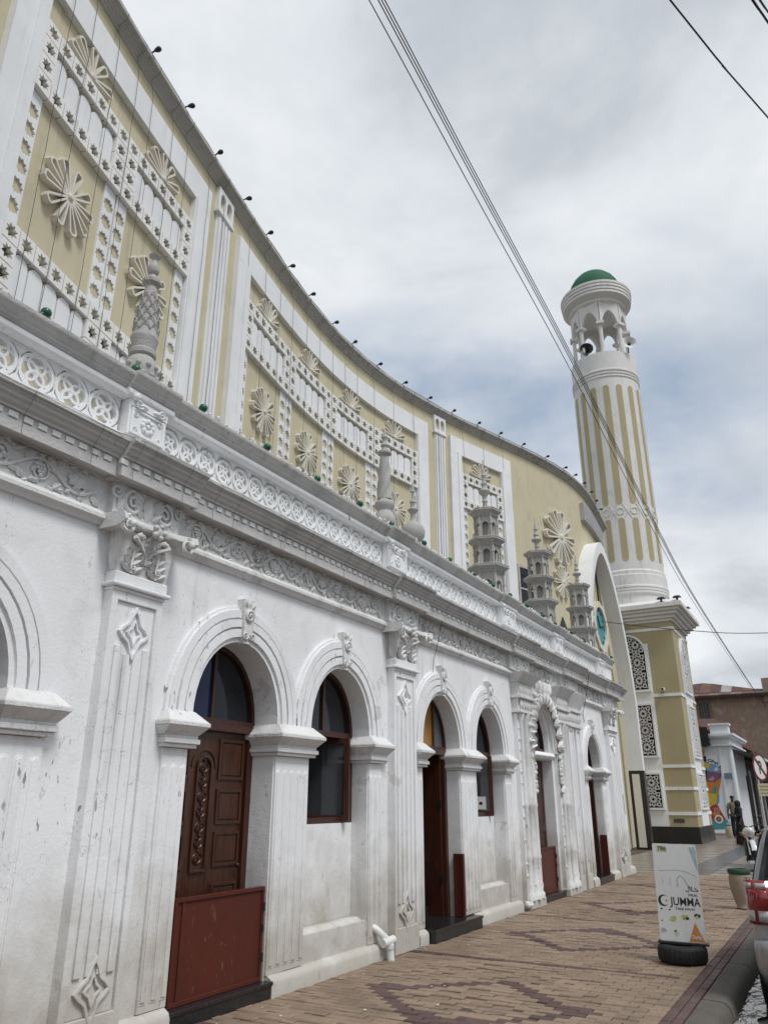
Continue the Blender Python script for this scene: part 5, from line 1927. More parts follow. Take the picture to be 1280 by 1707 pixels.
def turret(loc, label, sp=1.0):
    t = thing('roof_turret', loc, label, 'turret', 'tiered stucco turrets on the parapet')
    x0, y0, zb = loc
    tiers = [(0.0, .66, .265, .40), (.70, .50, .235, .355), (1.24, .55, .205, .31)]
    for k, (z0, h, rb, re) in enumerate(tiers):
        body = MB()
        ph = .3
        for i in range(6):
            a0, a1 = PI / 3 * i + ph, PI / 3 * (i + 1) + ph
            p0 = Vector((x0 + rb * math.cos(a0), y0 + rb * math.sin(a0), 0))
            p1 = Vector((x0 + rb * math.cos(a1), y0 + rb * math.sin(a1), 0))
            d = p1 - p0
            L_ = d.length
            d.normalize()
            nn = Vector((d.y, -d.x, 0))
            fn = lambda u, v, w, p0=p0, d=d, nn=nn: (p0.x + d.x * u + nn.x * w, p0.y + d.y * u + nn.y * w, v)
            o0, o1 = L_ * .22, L_ * .78
            zs = zb + z0 + h * .52
            hole = [(o0, zb + z0 + .06), (o1, zb + z0 + .06), (o1, zs)]
            for q in range(1, 12):
                an = PI * q / 12
                cus = 1 + .1 * abs(math.sin(3 * an)) - .05
                hole.append((L_ / 2 + (o1 - o0) / 2 * math.cos(an) * cus, zs + (o1 - o0) * .62 * math.sin(an) * cus))
            hole.append((o0, zs))
            body.prism([[(0, zb + z0), (L_, zb + z0), (L_, zb + z0 + h), (0, zb + z0 + h)], hole], -.03, .0, fn)
            body.tube([(p0.x * 1.0 + (p0.x - x0) * .04, p0.y + (p0.y - y0) * .04, zb + z0 + q) for q in (0, .05, h * .5, h * .55, h - .06, h)], [.035, .022, .02, .032, .02, .034], 6)
        body.lathe([(rb * .98, z0 + h - .012), (rb * .98, z0 + h)], (x0, y0, zb), 6, phase=ph)
        body.lathe([(rb * .98, z0), (rb * .98, z0 + .012)], (x0, y0, zb), 6, phase=ph)
        body.lathe([(rb * .42, z0 + .01), (rb * .42, z0 + h - .01)], (x0, y0, zb), 8)
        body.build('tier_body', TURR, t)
        ev = MB().lathe([(rb * 1.0, z0 + h - .11), (rb * 1.08, z0 + h - .07), (rb * 1.1, z0 + h - .05), (re * .88, z0 + h - .01), (re * .9, z0 + h + .005), (re, z0 + h + .018), (re, z0 + h + .04), (re * .8, z0 + h + .045)], (x0, y0, zb), 6, phase=ph)
        ev.build('eave', TURR, t)
        br = MB()
        cr_ = MB()
        for i in range(6):
            a0, a1 = PI / 3 * i + ph, PI / 3 * (i + 1) + ph
            P0 = (re * .97 * math.cos(a0), re * .97 * math.sin(a0))
            P1 = (re * .97 * math.cos(a1), re * .97 * math.sin(a1))
            Q0 = (rb * 1.12 * math.cos(a0), rb * 1.12 * math.sin(a0))
            Q1 = (rb * 1.12 * math.cos(a1), rb * 1.12 * math.sin(a1))
            for q in range(7):
                f = (q + .5) / 7
                cr_.ball((x0 + P0[0] + (P1[0] - P0[0]) * f, y0 + P0[1] + (P1[1] - P0[1]) * f, zb + z0 + h + .058), .021, 5, 4)
                if q % 2 == 0:
                    bx = x0 + Q0[0] + (Q1[0] - Q0[0]) * f
                    by = y0 + Q0[1] + (Q1[1] - Q0[1]) * f
                    br.ball((bx, by, zb + z0 + h - .055), .024, 5, 4, (1, 1, 1.7))
        br.build('bracket', TURR, t, smooth=60)['kind'] = 'stuff'
        cr_.build('cresting', TURR, t, smooth=60)['kind'] = 'stuff'
    zt = 1.83
    MB().lathe([(.12, zt), (.10, zt + .03), (.05, zt + .06), (.045, zt + .16), (.06, zt + .18), (.045, zt + .2), (.05, zt + .27), (.11, zt + .32), (.115, zt + .345), (.06, zt + .38), (.045, zt + .42), (.065, zt + .46), (.045, zt + .5), (.035, zt + .56), (.055, zt + .6), (.03, zt + .64), (.035, zt + .69), (.015, zt + .73), (.012, zt + .86)], loc, 12).xf(Matrix.Translation((0, 0, (loc[2] + zt) * (1 - sp))) @ Matrix.Scale(sp, 4, (0, 0, 1))).build('spire', TURR, t, smooth=40)
    return t
turret((-.4, 12.95, 4.985), 'leftmost and nearest of the three tiered turrets on the parapet', 1.3)
turret((-.4, 16.0, 4.985), 'middle of the three tiered turrets on the parapet, before the large wall flowers')
turret((-.4, 19.2, 4.985), 'farthest tiered turret on the parapet, beside the portal arch')

# ================================================================== STREET THINGS
# takeaway sign on a tyre
sx, sy = 2.93, 9.55
sg = thing('pavement_sign', (sx, sy, 0.0), 'white takeaway sign board standing in a black tyre on the pavement', 'sign')
SIGNW = plaster('sign_board_white', (0.66, 0.665, 0.66), dirt=(0.42, 0.41, 0.38), dirt_amt=0.45, streak=0.4, crack=0, peel=0.25, bump=0.05)
INK = simple('print_black', (0.02, 0.022, 0.025), 0.5, 0.2, 30, 0)
INKG = simple('print_grey', (0.36, 0.38, 0.40), 0.5, 0.2, 30, 0)
INKO = simple('print_orange', (0.50, 0.20, 0.055), 0.5, 0.1, 20, 0)
INKY = simple('print_leaf_green', (0.40, 0.40, 0.12), 0.5, 0.5, 40, 0)
INKT = simple('print_teal_grey', (0.33, 0.42, 0.44), 0.5, 0.15, 20, 0)
INKC = simple('plate_yellow_green', (0.45, 0.52, 0.28), 0.5, 0.1, 20, 0)
BW, BH, BZ = .455, .955, .195
SR_ = Matrix.Translation((sx, sy, BZ)) @ Matrix.Rotation(R(7), 4, 'Z') @ Matrix.Rotation(R(-2.0), 4, 'X') @ Matrix.Rotation(R(1.2), 4, 'Y')
fb = lambda u, v, w: tuple(SR_ @ Vector((u, -w, v)))
def bu(u, v):
    return (-BW / 2 + BW * u, BH * (1 - v))
rc = []
for (cx, cy, a0) in ((BW / 2 - .02, BH - .02, 0), (-BW / 2 + .02, BH - .02, 90), (-BW / 2 + .02, .02, 180), (BW / 2 - .02, .02, 270)):
    for k in range(4):
        a = R(a0 + 30 * k)
        rc.append((cx + .02 * math.cos(a), cy + .02 * math.sin(a)))
MB().prism([rc], -.03, 0.0, fb).build('board', SIGNW, sg)
def dec(name, mat, loops, th=.0012):
    MB().prism(loops, .0004, th, fb).build(name, mat, sg)
def T4(u, v):
    p = bu(u, v)
    return SR_ @ Matrix.Translation((p[0], -.0012, p[1])) @ Matrix.Rotation(PI / 2, 4, 'X')
text_mesh('lettering', 'JUMMA', .112, INK, sg, T4(.64, .60), bold=.0012, sx=.84)
text_mesh('lettering', 'TAKE AWAY', .032, INK, sg, T4(.62, .67), bold=.0002, sx=1.1)
text_mesh('lettering', 'HALAL', .034, INK, sg, T4(.82, .523), bold=.0002, sx=.9)
dec('number_plate', INKC, [rect(*[bu(.10, 0)[0], bu(.33, 0)[0], bu(0, .085)[1], bu(0, .025)[1]])])
text_mesh('lettering', '786', .06, INK, sg, SR_ @ Matrix.Translation((bu(.215, 0)[0], -.002, bu(0, .053)[1])) @ Matrix.Rotation(PI / 2, 4, 'X'), bold=.0008)
# crescent with a star
c0 = bu(.15, .595)
outer = [(c0[0] + .056 * math.cos(R(40 + 280 * i / 22)), c0[1] + .056 * math.sin(R(40 + 280 * i / 22))) for i in range(23)]
inner = [(c0[0] + .016 + .044 * math.cos(R(52 + 256 * i / 22)), c0[1] + .002 + .046 * math.sin(R(52 + 256 * i / 22))) for i in range(23)]
dec('crescent', INK, [outer + inner[::-1]])
dec('crescent_star', INK, [star(c0[0] + .03, c0[1], .012, 5, .45, PI / 2)])
# the Arabic word, drawn stroke by stroke
def stroke(pts, w=.0065):
    P = [Vector(bu(*p)) for p in pts]
    L, Rr = [], []
    for i, p in enumerate(P):
        d = (P[min(i + 1, len(P) - 1)] - P[max(i - 1, 0)]).normalized()
        n = Vector((-d.y, d.x)) * w / 2
        L.append(tuple(p + n)); Rr.append(tuple(p - n))
    dec('arabic_stroke', INK, [L + Rr[::-1]])
stroke([(.955, .478), (.90, .462), (.87, .459), (.905, .452), (.87, .446)], .006)
stroke([(.955, .478), (.93, .482), (.86, .482), (.815, .482)], .007)
stroke([(.815, .482), (.812, .462), (.806, .435)], .0075)
stroke([(.812, .480), (.79, .474), (.772, .452), (.765, .436)], .0075)
stroke([(.742, .432), (.748, .46), (.742, .484), (.715, .494), (.685, .49), (.675, .476)], .0075)
# faded drawing of the building
for pts, w in (([(.1, .29), (.3, .278), (.55, .272), (.75, .29), (.95, .335)], .006), ([(.5, .45), (.5, .37), (.57, .325), (.67, .365), (.74, .44)], .012), ([(.16, .36), (.17, .42)], .006), ([(.34, .36), (.335, .44)], .006)):
    P = [Vector(bu(*p)) for p in pts]
    L, Rr = [], []
    for i, p in enumerate(P):
        d = (P[min(i + 1, len(P) - 1)] - P[max(i - 1, 0)]).normalized()
        n = Vector((-d.y, d.x)) * w / 2
        L.append(tuple(p + n)); Rr.append(tuple(p - n))
    dec('faded_drawing', INKT, [L + Rr[::-1]])
dec('faded_drawing', INKT, [[bu(.83, .03), bu(.97, .02), bu(.985, .07), bu(.99, .30), bu(.97, .26), bu(.85, .07)]])
dec('orange_triangle', INKO, [[bu(.64, .992), bu(.99, .992), bu(.80, .80)]])
text_mesh('lettering', 'Delta', .05, PLASTIC_W, sg, SR_ @ Matrix.Translation((bu(.815, 0)[0], -.002, bu(0, .945)[1])) @ Matrix.Rotation(PI / 2, 4, 'X'), bold=.0005, sx=.85)
random.seed(11)
for (u, v, s_, mt) in ((.33, .775, .034, INKY), (.60, .755, .036, INKY), (.30, .79, .02, INKC), (.64, .765, .018, INK), (.87, .73, .028, INK), (.86, .745, .02, INKY), (.38, .92, .026, INKC), (.36, .90, .016, INK), (.09, .68, .011, INK), (.27, .685, .01, INK), (.08, .80, .009, INK), (.17, .69, .006, INKG), (.1, .9, .03, INKG)):
    c = bu(u, v)
    pts = []
    for i in range(11):
        a = 2 * PI * i / 11
        r = s_ * random.uniform(.65, 1.1)
        pts.append((c[0] + r * 1.15 * math.cos(a), c[1] + r * .85 * math.sin(a)))
    dec('food_print', mt, [pts], .0010 + random.uniform(0, .0004))
m = MB()
m.obox(SR_, -.255, .255, -.05, .09, -.022, -.002)
m.obox(SR_, -.03, .03, -.02, .04, -.12, -.0221)
m.build('foot_plate', BLACK, sg, bevel=.004)
ty = MB()
prof = []
for i in range(20):
    a = 2 * PI * i / 20
    ca, sa_ = math.cos(a), math.sin(a)
    prof.append((.17 + .075 * math.copysign(abs(ca) ** .55, ca), .088 + .084 * math.copysign(abs(sa_) ** .6, sa_)))
prof.append(prof[0])
ty.lathe(prof, (sx - .02, sy, 0), 120, cap=False, wob=lambda a, i, q: 1 + (.028 * math.copysign(1, math.cos(30 * a)) * .5 if i in (0, 1, 2, 17, 18, 19, 20) else 0) + .012 * math.sin(2 * a + 1))
ty.build('tyre', RUBBER, sg, smooth=50)

# planter jar
L0 = (3.0, 14.5, 0)
jar = thing('planter_jar', L0, 'beige glazed jar with worn green rim standing near the kerb', 'planter')
MB().lathe([(.085, 0), (.11, .02), (.10, .035), (.12, .1), (.155, .25), (.17, .37), (.165, .46), (.15, .5)], L0, 24).build('jar_body', plaster('jar_glaze', (.33, .275, .2), dirt=(.18, .13, .09), dirt_amt=.6, streak=.5, crack=0, peel=.5, bump=.1), jar, smooth=60)
MB().lathe([(.15, .5005), (.165, .51), (.175, .545), (.17, .575), (.145, .58), (.14, .54), (.05, .53)], L0, 24).build('jar_rim', plaster('jar_rim_green', (.035, .09, .06), dirt=(.15, .14, .1), dirt_amt=.5, streak=.2, crack=0, peel=.4, bump=.1), jar, smooth=60)

# silver car
m_s, nt_s, b_s = nodes_of('silver_paint')
b_s.inputs['Base Color'].default_value = (.36, .37, .385, 1)
b_s.inputs['Metallic'].default_value = .75
b_s.inputs['Roughness'].default_value = .33
b_s.inputs['Coat Weight'].default_value = .6
t_ = NT(nt_s)
t_.link(t_.mix(t_.ramp(t_.noise(5, 6), .45, .75), (.37, .38, .395), (.27, .265, .26)), b_s.inputs['Base Color'])
REDL = simple('tail_lamp_red', (.23, .006, .01), .12, .1, 10, 0, coat=.8, spec=.6)
CLR = simple('tail_lamp_clear', (.42, .40, .40), .15, .3, 60, .4, coat=.8, spec=.6)
CHROME = simple('chrome', (.6, .6, .6), .12, .05, 5, 0, metal=1.0)
CXc, CY0, CZ0 = 4.60, 8.02, -.128
car = thing('parked_car', (CXc, CY0 + 2.1, CZ0), 'silver car parked at the kerb, its rear corner and red tail lamp in view', 'car')
def sect(hw, zb, zt, tuck=.93, top=.97):
    return [(-hw * tuck * .8, zb), (-hw * tuck, zb + .03), (-hw * .985, zb + (zt - zb) * .22), (-hw, zb + (zt - zb) * .5), (-hw * .995, zb + (zt - zb) * .78), (-hw * top, zt), (hw * top, zt), (hw * .995, zb + (zt - zb) * .78), (hw, zb + (zt - zb) * .5), (hw * .985, zb + (zt - zb) * .22), (hw * tuck, zb + .03), (hw * tuck * .8, zb)]
def loft(stations, name, mat, smooth=45, sub=1):
    m = MB()
    k = len(stations[0][1])
    for (dy, sec) in stations:
        m.v += [(CXc + p[0], CY0 + dy, CZ0 + p[1]) for p in sec]
    for i in range(len(stations) - 1):
        for j in range(k):
            m.f.append((i * k + j, i * k + (j + 1) % k, (i + 1) * k + (j + 1) % k, (i + 1) * k + j))
    m.f += [tuple(range(k)), tuple(range((len(stations) - 1) * k, len(stations) * k))]
    o = m.build(name, mat, car, smooth=smooth)
    if sub:
        md = o.modifiers.new('sub', 'SUBSURF')
        md.levels = md.render_levels = 2
    return o
loft([(.10, sect(.80, .22, .98)), (.11, sect(.81, .22, .99)), (.30, sect(.83, .2, 1.0)), (.9, sect(.835, .2, .98)), (2.6, sect(.835, .2, .94)), (3.2, sect(.82, .2, .9)), (3.8, sect(.79, .22, .8)), (4.1, sect(.72, .26, .70)), (4.18, sect(.66, .3, .62)), (4.19, sect(.65, .3, .62))], 'body', m_s)
loft([(0.0, sect(.70, .33, .60)), (.005, sect(.71, .32, .61)), (.03, sect(.79, .27, .64)), (.10, sect(.825, .24, .66)), (.30, sect(.842, .23, .64)), (.42, sect(.838, .25, .6)), (.425, sect(.836, .25, .6))], 'rear_bumper', m_s)
loft([(.012, sect(.66, .23, .335)), (.02, sect(.70, .21, .335)), (.12, sect(.79, .2, .335)), (.3, sect(.80, .2, .33)), (.31, sect(.79, .2, .33))], 'bumper_valance', BLACK)
def gh(hb, ht, z0, zt):
    return [(-hb, z0), (-hb * .99, z0 + .02), (-(hb + ht) / 2 - .008, (z0 + zt) / 2), (-ht, zt - .05), (-ht * .9, zt - .012), (0, zt + .012), (ht * .9, zt - .012), (ht, zt - .05), ((hb + ht) / 2 + .008, (z0 + zt) / 2), (hb * .99, z0 + .02), (hb, z0)]
loft([(.13, gh(.77, .76, .95, 1.03)), (.14, gh(.77, .75, .95, 1.05)), (.26, gh(.785, .68, .95, 1.32)), (.36, gh(.79, .635, .95, 1.50)), (.48, gh(.79, .625, .95, 1.545)), (1.4, gh(.79, .63, .95, 1.575)), (2.2, gh(.79, .62, .94, 1.53)), (2.7, gh(.785, .66, .92, 1.25)), (3.15, gh(.77, .74, .88, .95)), (3.16, gh(.77, .74, .88, .94))], 'cabin', m_s)
def glassq(pts, name='car_window', nx_=8, nz_=6, bulge=(0, 0, 0), mat=GLASS, th=.012):
    A, B, C, D = [Vector(p) for p in pts]     # bl br tr tl
    m = MB()
    for j in range(nz_ + 1):
        for i in range(nx_ + 1):
            u, v = i / nx_, j / nz_
            p = (A * (1 - u) + B * u) * (1 - v) + (D * (1 - u) + C * u) * v
            p = p + Vector(bulge) * (1 - (2 * u - 1) ** 2)
            m.v.append((CXc + p.x, CY0 + p.y, CZ0 + p.z))
    for j in range(nz_):
        for i in range(nx_):
            a = j * (nx_ + 1) + i
            m.f.append((a, a + 1, a + nx_ + 2, a + nx_ + 1))
    o = m.build(name, mat, car, smooth=60)
    md = o.modifiers.new('solid', 'SOLIDIFY')
    md.thickness = th
    return o
glassq([(-.72, .085, 1.015), (.72, .085, 1.015), (.585, .30, 1.475), (-.585, .30, 1.475)], 'rear_window', bulge=(0, -.035, 0))
for q in (-1, 1):
    glassq([(q * .80, .55, 1.03), (q * .80, 1.45, 1.02), (q * .675, 1.38, 1.475), (q * .675, .66, 1.46)], 'side_window')
    glassq([(q * .80, 1.52, 1.02), (q * .80, 2.55, .99), (q * .675, 2.12, 1.465), (q * .675, 1.46, 1.475)], 'side_window')
glassq([(-.7, 3.05, 1.0), (.7, 3.05, 1.0), (.59, 2.28, 1.5), (-.59, 2.28, 1.5)], 'windscreen', bulge=(0, .04, 0))
for q in (-1, 1):
    # wrap-around tail lamp
    zl0, zl1 = .72, 1.07
    path = [(.60, .035), (.70, .045), (.775, .075), (.815, .14), (.83, .24), (.832, .34)]
    def lampsec(z0, z1, e, cut=None):
        m = MB()
        pth = path if not cut else path[cut[0]:cut[1]]
        for (px_, py_) in pth:
            nx2 = (px_ - .4) * .06
            for z in (z0, z1):
                m.v.append((CXc + q * (px_ + e), CY0 + py_ - e * .7, CZ0 + z))
        for i in range(len(pth) - 1):
            m.f.append((2 * i, 2 * i + 2, 2 * i + 3, 2 * i + 1))
        return m
    o = lampsec(zl0, zl1, .012).build('tail_lamp', REDL, car, smooth=60)
    md = o.modifiers.new('s', 'SOLIDIFY'); md.thickness = .05; md.offset = -1
    def on_path(t):
        t *= len(path) - 1
        k = min(int(t), len(path) - 2)
        f = t - k
        return (path[k][0] + (path[k + 1][0] - path[k][0]) * f, path[k][1] + (path[k + 1][1] - path[k][1]) * f)
    for z0, z1 in ((.745, .83), (1.005, 1.05)):
        for t0, t1 in ((.06, .26), (.34, .56)):
            m = MB()
            for i in range(6):
                p = on_path(t0 + (t1 - t0) * i / 5)
                for z in (z0, z1):
                    m.v.append((CXc + q * (p[0] + .014), CY0 + p[1] - .0105, CZ0 + z))
            for i in range(5):
                m.f.append((2 * i, 2 * i + 2, 2 * i + 3, 2 * i + 1))
            o2 = m.build('clear_lens', CLR, o, smooth=60)
            md = o2.modifiers.new('s', 'SOLIDIFY'); md.thickness = .008; md.offset = 0
    MB().lathe([(.078, 0), (.078, .018), (.06, .03), (.02, .034)], n=24).xf(Matrix.Translation((CXc + q * .70, CY0 + .045, CZ0 + .925)) @ Matrix.Rotation(q * .25, 4, 'Z') @ Matrix.Rotation(PI / 2, 4, 'X')).build('round_lens', REDL, o, smooth=40)
    MB().obox(Matrix.Translation((CXc + q * .62, CY0 + .01, CZ0 + .40)), -.1, .1, -.012, .012, -.02, .02).build('reflector', REDL, car, bevel=.006)
    for dy in (.72, 3.38):
        w = MB()
        pr = [(.19, -.1), (.27, -.105), (.295, -.085), (.302, -.04), (.302, .04), (.295, .085), (.27, .105), (.19, .1), (.19, -.1)]
        w.lathe(pr, n=32, cap=False)
        M4 = Matrix.Translation((CXc + q * .745, CY0 + dy, CZ0 + .302)) @ Matrix.Rotation(PI / 2, 4, 'Y')
        wo = w.xf(M4).build('wheel', RUBBER, car, smooth=40)
        h = MB().lathe([(.188, -.08), (.185, -.02), (.16, .03), (.05, .055), (.03, .07)], n=20)
        for i in range(6):
            h.obox(Matrix.Rotation(2 * PI * i / 6, 4, 'Z'), .04, .17, -.018, .018, .02, .075)
        h.xf(Matrix.Translation((CXc + q * .76, CY0 + dy, CZ0 + .302)) @ Matrix.Rotation(q * PI / 2, 4, 'Y')).build('rim', CHROME, wo, smooth=30)
        MB().lathe([(.335, -.13), (.335, .13)], n=28).xf(Matrix.Translation((CXc + q * .715, CY0 + dy, CZ0 + .315)) @ Matrix.Rotation(PI / 2, 4, 'Y')).build('wheel_arch', BLACK, car)
    MB().obox(Matrix.Translation((CXc + q * .93, CY0 + 2.45, CZ0 + 1.02)), -.09, .09, -.05, .05, -.06, .06).build('door_mirror', m_s, car, bevel=.03)
MB().tube([(CXc - .5, CY0 + .055, CZ0 + .945), (CXc - .3, CY0 + .04, CZ0 + .95), (CXc + .3, CY0 + .04, CZ0 + .95), (CXc + .5, CY0 + .055, CZ0 + .945)], .016, 8).build('chrome_strip', CHROME, car, smooth=50)
MB().box(CXc - .26, CXc + .26, CY0 - .012, CY0 + .01, CZ0 + .46, CZ0 + .57).build('number_plate', PLASTIC_W, car)

# motorcycle
bkx, bky = 2.42, 23.0
bk = thing('motorcycle', (bkx, bky + .6, 0.0), 'white and black motorcycle parked on its stand behind the silver car', 'motorcycle')
BM = Matrix.Translation((bkx, bky, 0)) @ Matrix.Rotation(R(12), 4, 'Z')
def bkb(m, name, mat, sm=50, parent=None):
    return m.xf(BM).build(name, mat, parent or bk, smooth=sm)
for dy in (0.0, 1.25):
    w = MB()
    prof = [(.27 + .04 * math.cos(2 * PI * i / 10), .045 * math.sin(2 * PI * i / 10)) for i in range(11)]
    w.lathe(prof, n=28, cap=False).xf(Matrix.Translation((0, dy, .31)) @ Matrix.Rotation(PI / 2, 4, 'Y'))
    wo = bkb(w, 'wheel', RUBBER)
    s = MB()
    for i in range(10):
        a = 2 * PI * i / 10
        s.tube([(0, dy, .31), (0, dy + .24 * math.cos(a), .31 + .24 * math.sin(a))], .006, 4)
    s.lathe([(.05, -.05), (.05, .05)], n=10)
    bkb(s, 'spokes', CHROME, 50, wo)
BWH = simple('motorcycle_white', (.62, .62, .62), .25, .05, 5, 0, coat=.5)
m = MB()
for i in range(13):
    a = R(20 + 140 * i / 12)
    for q in (-.06, -.03, .03, .06):
        m.v.append((q, .36 * math.cos(a), .31 + (.36 if abs(q) < .05 else .335) * math.sin(a)))
for i in range(12):
    for j in range(3):
        m.f.append((i * 4 + j, i * 4 + j + 1, (i + 1) * 4 + j + 1, (i + 1) * 4 + j))
o = bkb(m, 'front_fender', BWH)
m = MB()
for q in (-1, 1):
    m.tube([(q * .08, 0, .31), (q * .08, .15, .72), (q * .08, .22, .92)], .022, 8)
bkb(m, 'fork', CHROME)
bkb(MB().tube([(-.36, .34, .98), (-.22, .24, 1.03), (0, .22, .95), (.22, .24, 1.03), (.36, .34, .98)], .014, 8), 'handlebar', BLACK)
bkb(MB().ball((0, .1, .84), .11, 14, 10, (1, .8, 1.1)), 'headlight', BWH)
bkb(MB().ball((0, .045, .84), .08, 12, 8, (1, .6, 1)), 'headlight_lens', CLR)
for q in (-1, 1):
    bkb(MB().tube([(q * .24, .25, 1.03), (q * .28, .22, 1.17)], .007, 5).ball((q * .3, .2, 1.2), .055, 10, 6, (1.1, .35, .8)), 'mirror', BLACK)
    bkb(MB().ball((q * .17, .1, .78), .035, 8, 6), 'indicator', simple('amber', (.35, .11, .01), .3) if q < 0 else MATS['amber'])
bkb(MB().ball((0, .52, .80), .2, 14, 10, (.7, 1.3, .75)), 'fuel_tank', BWH)
m = MB()
m.frus((-.11, .11, .7, 1.4, .72), (-.13, .13, .68, 1.45, .8))
bkb(m, 'seat', BLACK, 30)
m = MB()
m.box(-.12, .12, .38, .82, .28, .6)
m.tube([(0, .22, .8), (0, .4, .4), (0, .8, .35), (0, 1.25, .31)], .035, 8)
m.tube([(.13, .5, .35), (.16, .9, .25), (.16, 1.45, .3)], .035, 8)
bkb(m, 'engine', BLACK, 30)
bkb(MB().tube([(-.1, .7, .25), (-.22, .65, 0.0)], .012, 6), 'side_stand', CHROME)

# road sign
px_, py_ = 3.02, 21.0
rs = thing('road_sign', (px_, py_, 0.0), 'round red-rimmed no-parking sign on a grey pole by the kerb', 'road sign')
MB().tube([(px_, py_, -.02), (px_, py_, 2.7)], .03, 10).build('pole', simple('sign_pole', (.11, .10, .095), .5, .2, 8, .1, metal=.4), rs, smooth=50)
MS = Matrix.Translation((px_, py_, 2.34)) @ Matrix.Rotation(R(66), 4, 'Z')
fs = lambda u, v, w: tuple(MS @ Vector((u, -.035 - w, v)))
MB().prism([circ(0, 0, .32, 32)], 0, .012, fs).build('disc', simple('sign_red', (.14, .02, .02), .45), rs)
MB().prism([circ(0, 0, .265, 32)], .0121, .014, fs).build('white_field', PLASTIC_W, rs)
m = MB()
m.prism([rect(-.07, -.02, -.15, .15)], .0141, .016, fs)
m.prism([[(.09 * math.cos(R(-90 + 180 * i / 10)) - .02, .06 + .09 * math.sin(R(-90 + 180 * i / 10))) for i in range(11)] + [(.045 * math.cos(R(90 - 180 * i / 10)) - .02, .06 + .045 * math.sin(R(90 - 180 * i / 10))) for i in range(11)]], .0142, .0161, fs)
m.build('letter', INK, rs)
MB().prism([[(-.21, .16), (-.16, .21), (.21, -.16), (.16, -.21)]], .0165, .018, fs).build('slash', MATS['sign_red'], rs)
MS2 = Matrix.Translation((px_ + .02, py_, 1.84)) @ Matrix.Rotation(R(40), 4, 'Z')
fs2 = lambda u, v, w: tuple(MS2 @ Vector((u, -.035 - w, v)))
MB().prism([rect(-.15, .15, -.14, .14)], 0, .01, fs2).build('lower_plate', simple('plate_cream', (.42, .38, .26), .5, .1, 8, 0), rs)
m = MB()
for j in range(3):
    m.prism([rect(-.11, .11, .06 - j * .075, .085 - j * .075)], .0101, .0115, fs2)
m.build('plate_print', simple('faded_print', (.2, .17, .11), .6), rs)

# people
def skin_body(name, verts, edges, rad, mat, parent, loc, rotz, root=0, sub=2):
    me = bpy.data.meshes.new(name)
    me.from_pydata(verts, edges, [])
    me.materials.append(mat)
    o = bpy.data.objects.new(name, me)
    COL.objects.link(o)
    if parent:
        o.parent = parent
    else:
        o.location = loc
        o.rotation_euler = (0, 0, rotz)
    sk = o.modifiers.new('skin', 'SKIN')
    sk.use_smooth_shade = True
    lay = me.skin_vertices[0] if me.skin_vertices else None
    for i, r in enumerate(rad):
        lay.data[i].radius = r if isinstance(r, tuple) else (r, r)
    lay.data[root].use_root = True
    sb = o.modifiers.new('sub', 'SUBSURF')
    sb.levels = sb.render_levels = sub
    return o
SKIN = simple('skin_dark', (.075, .042, .028), .55, .1, 9, 0)
HAIR = simple('hair_black', (.008, .007, .007), .7, .2, 60, .3)
def ensure_skin(me):
    pass
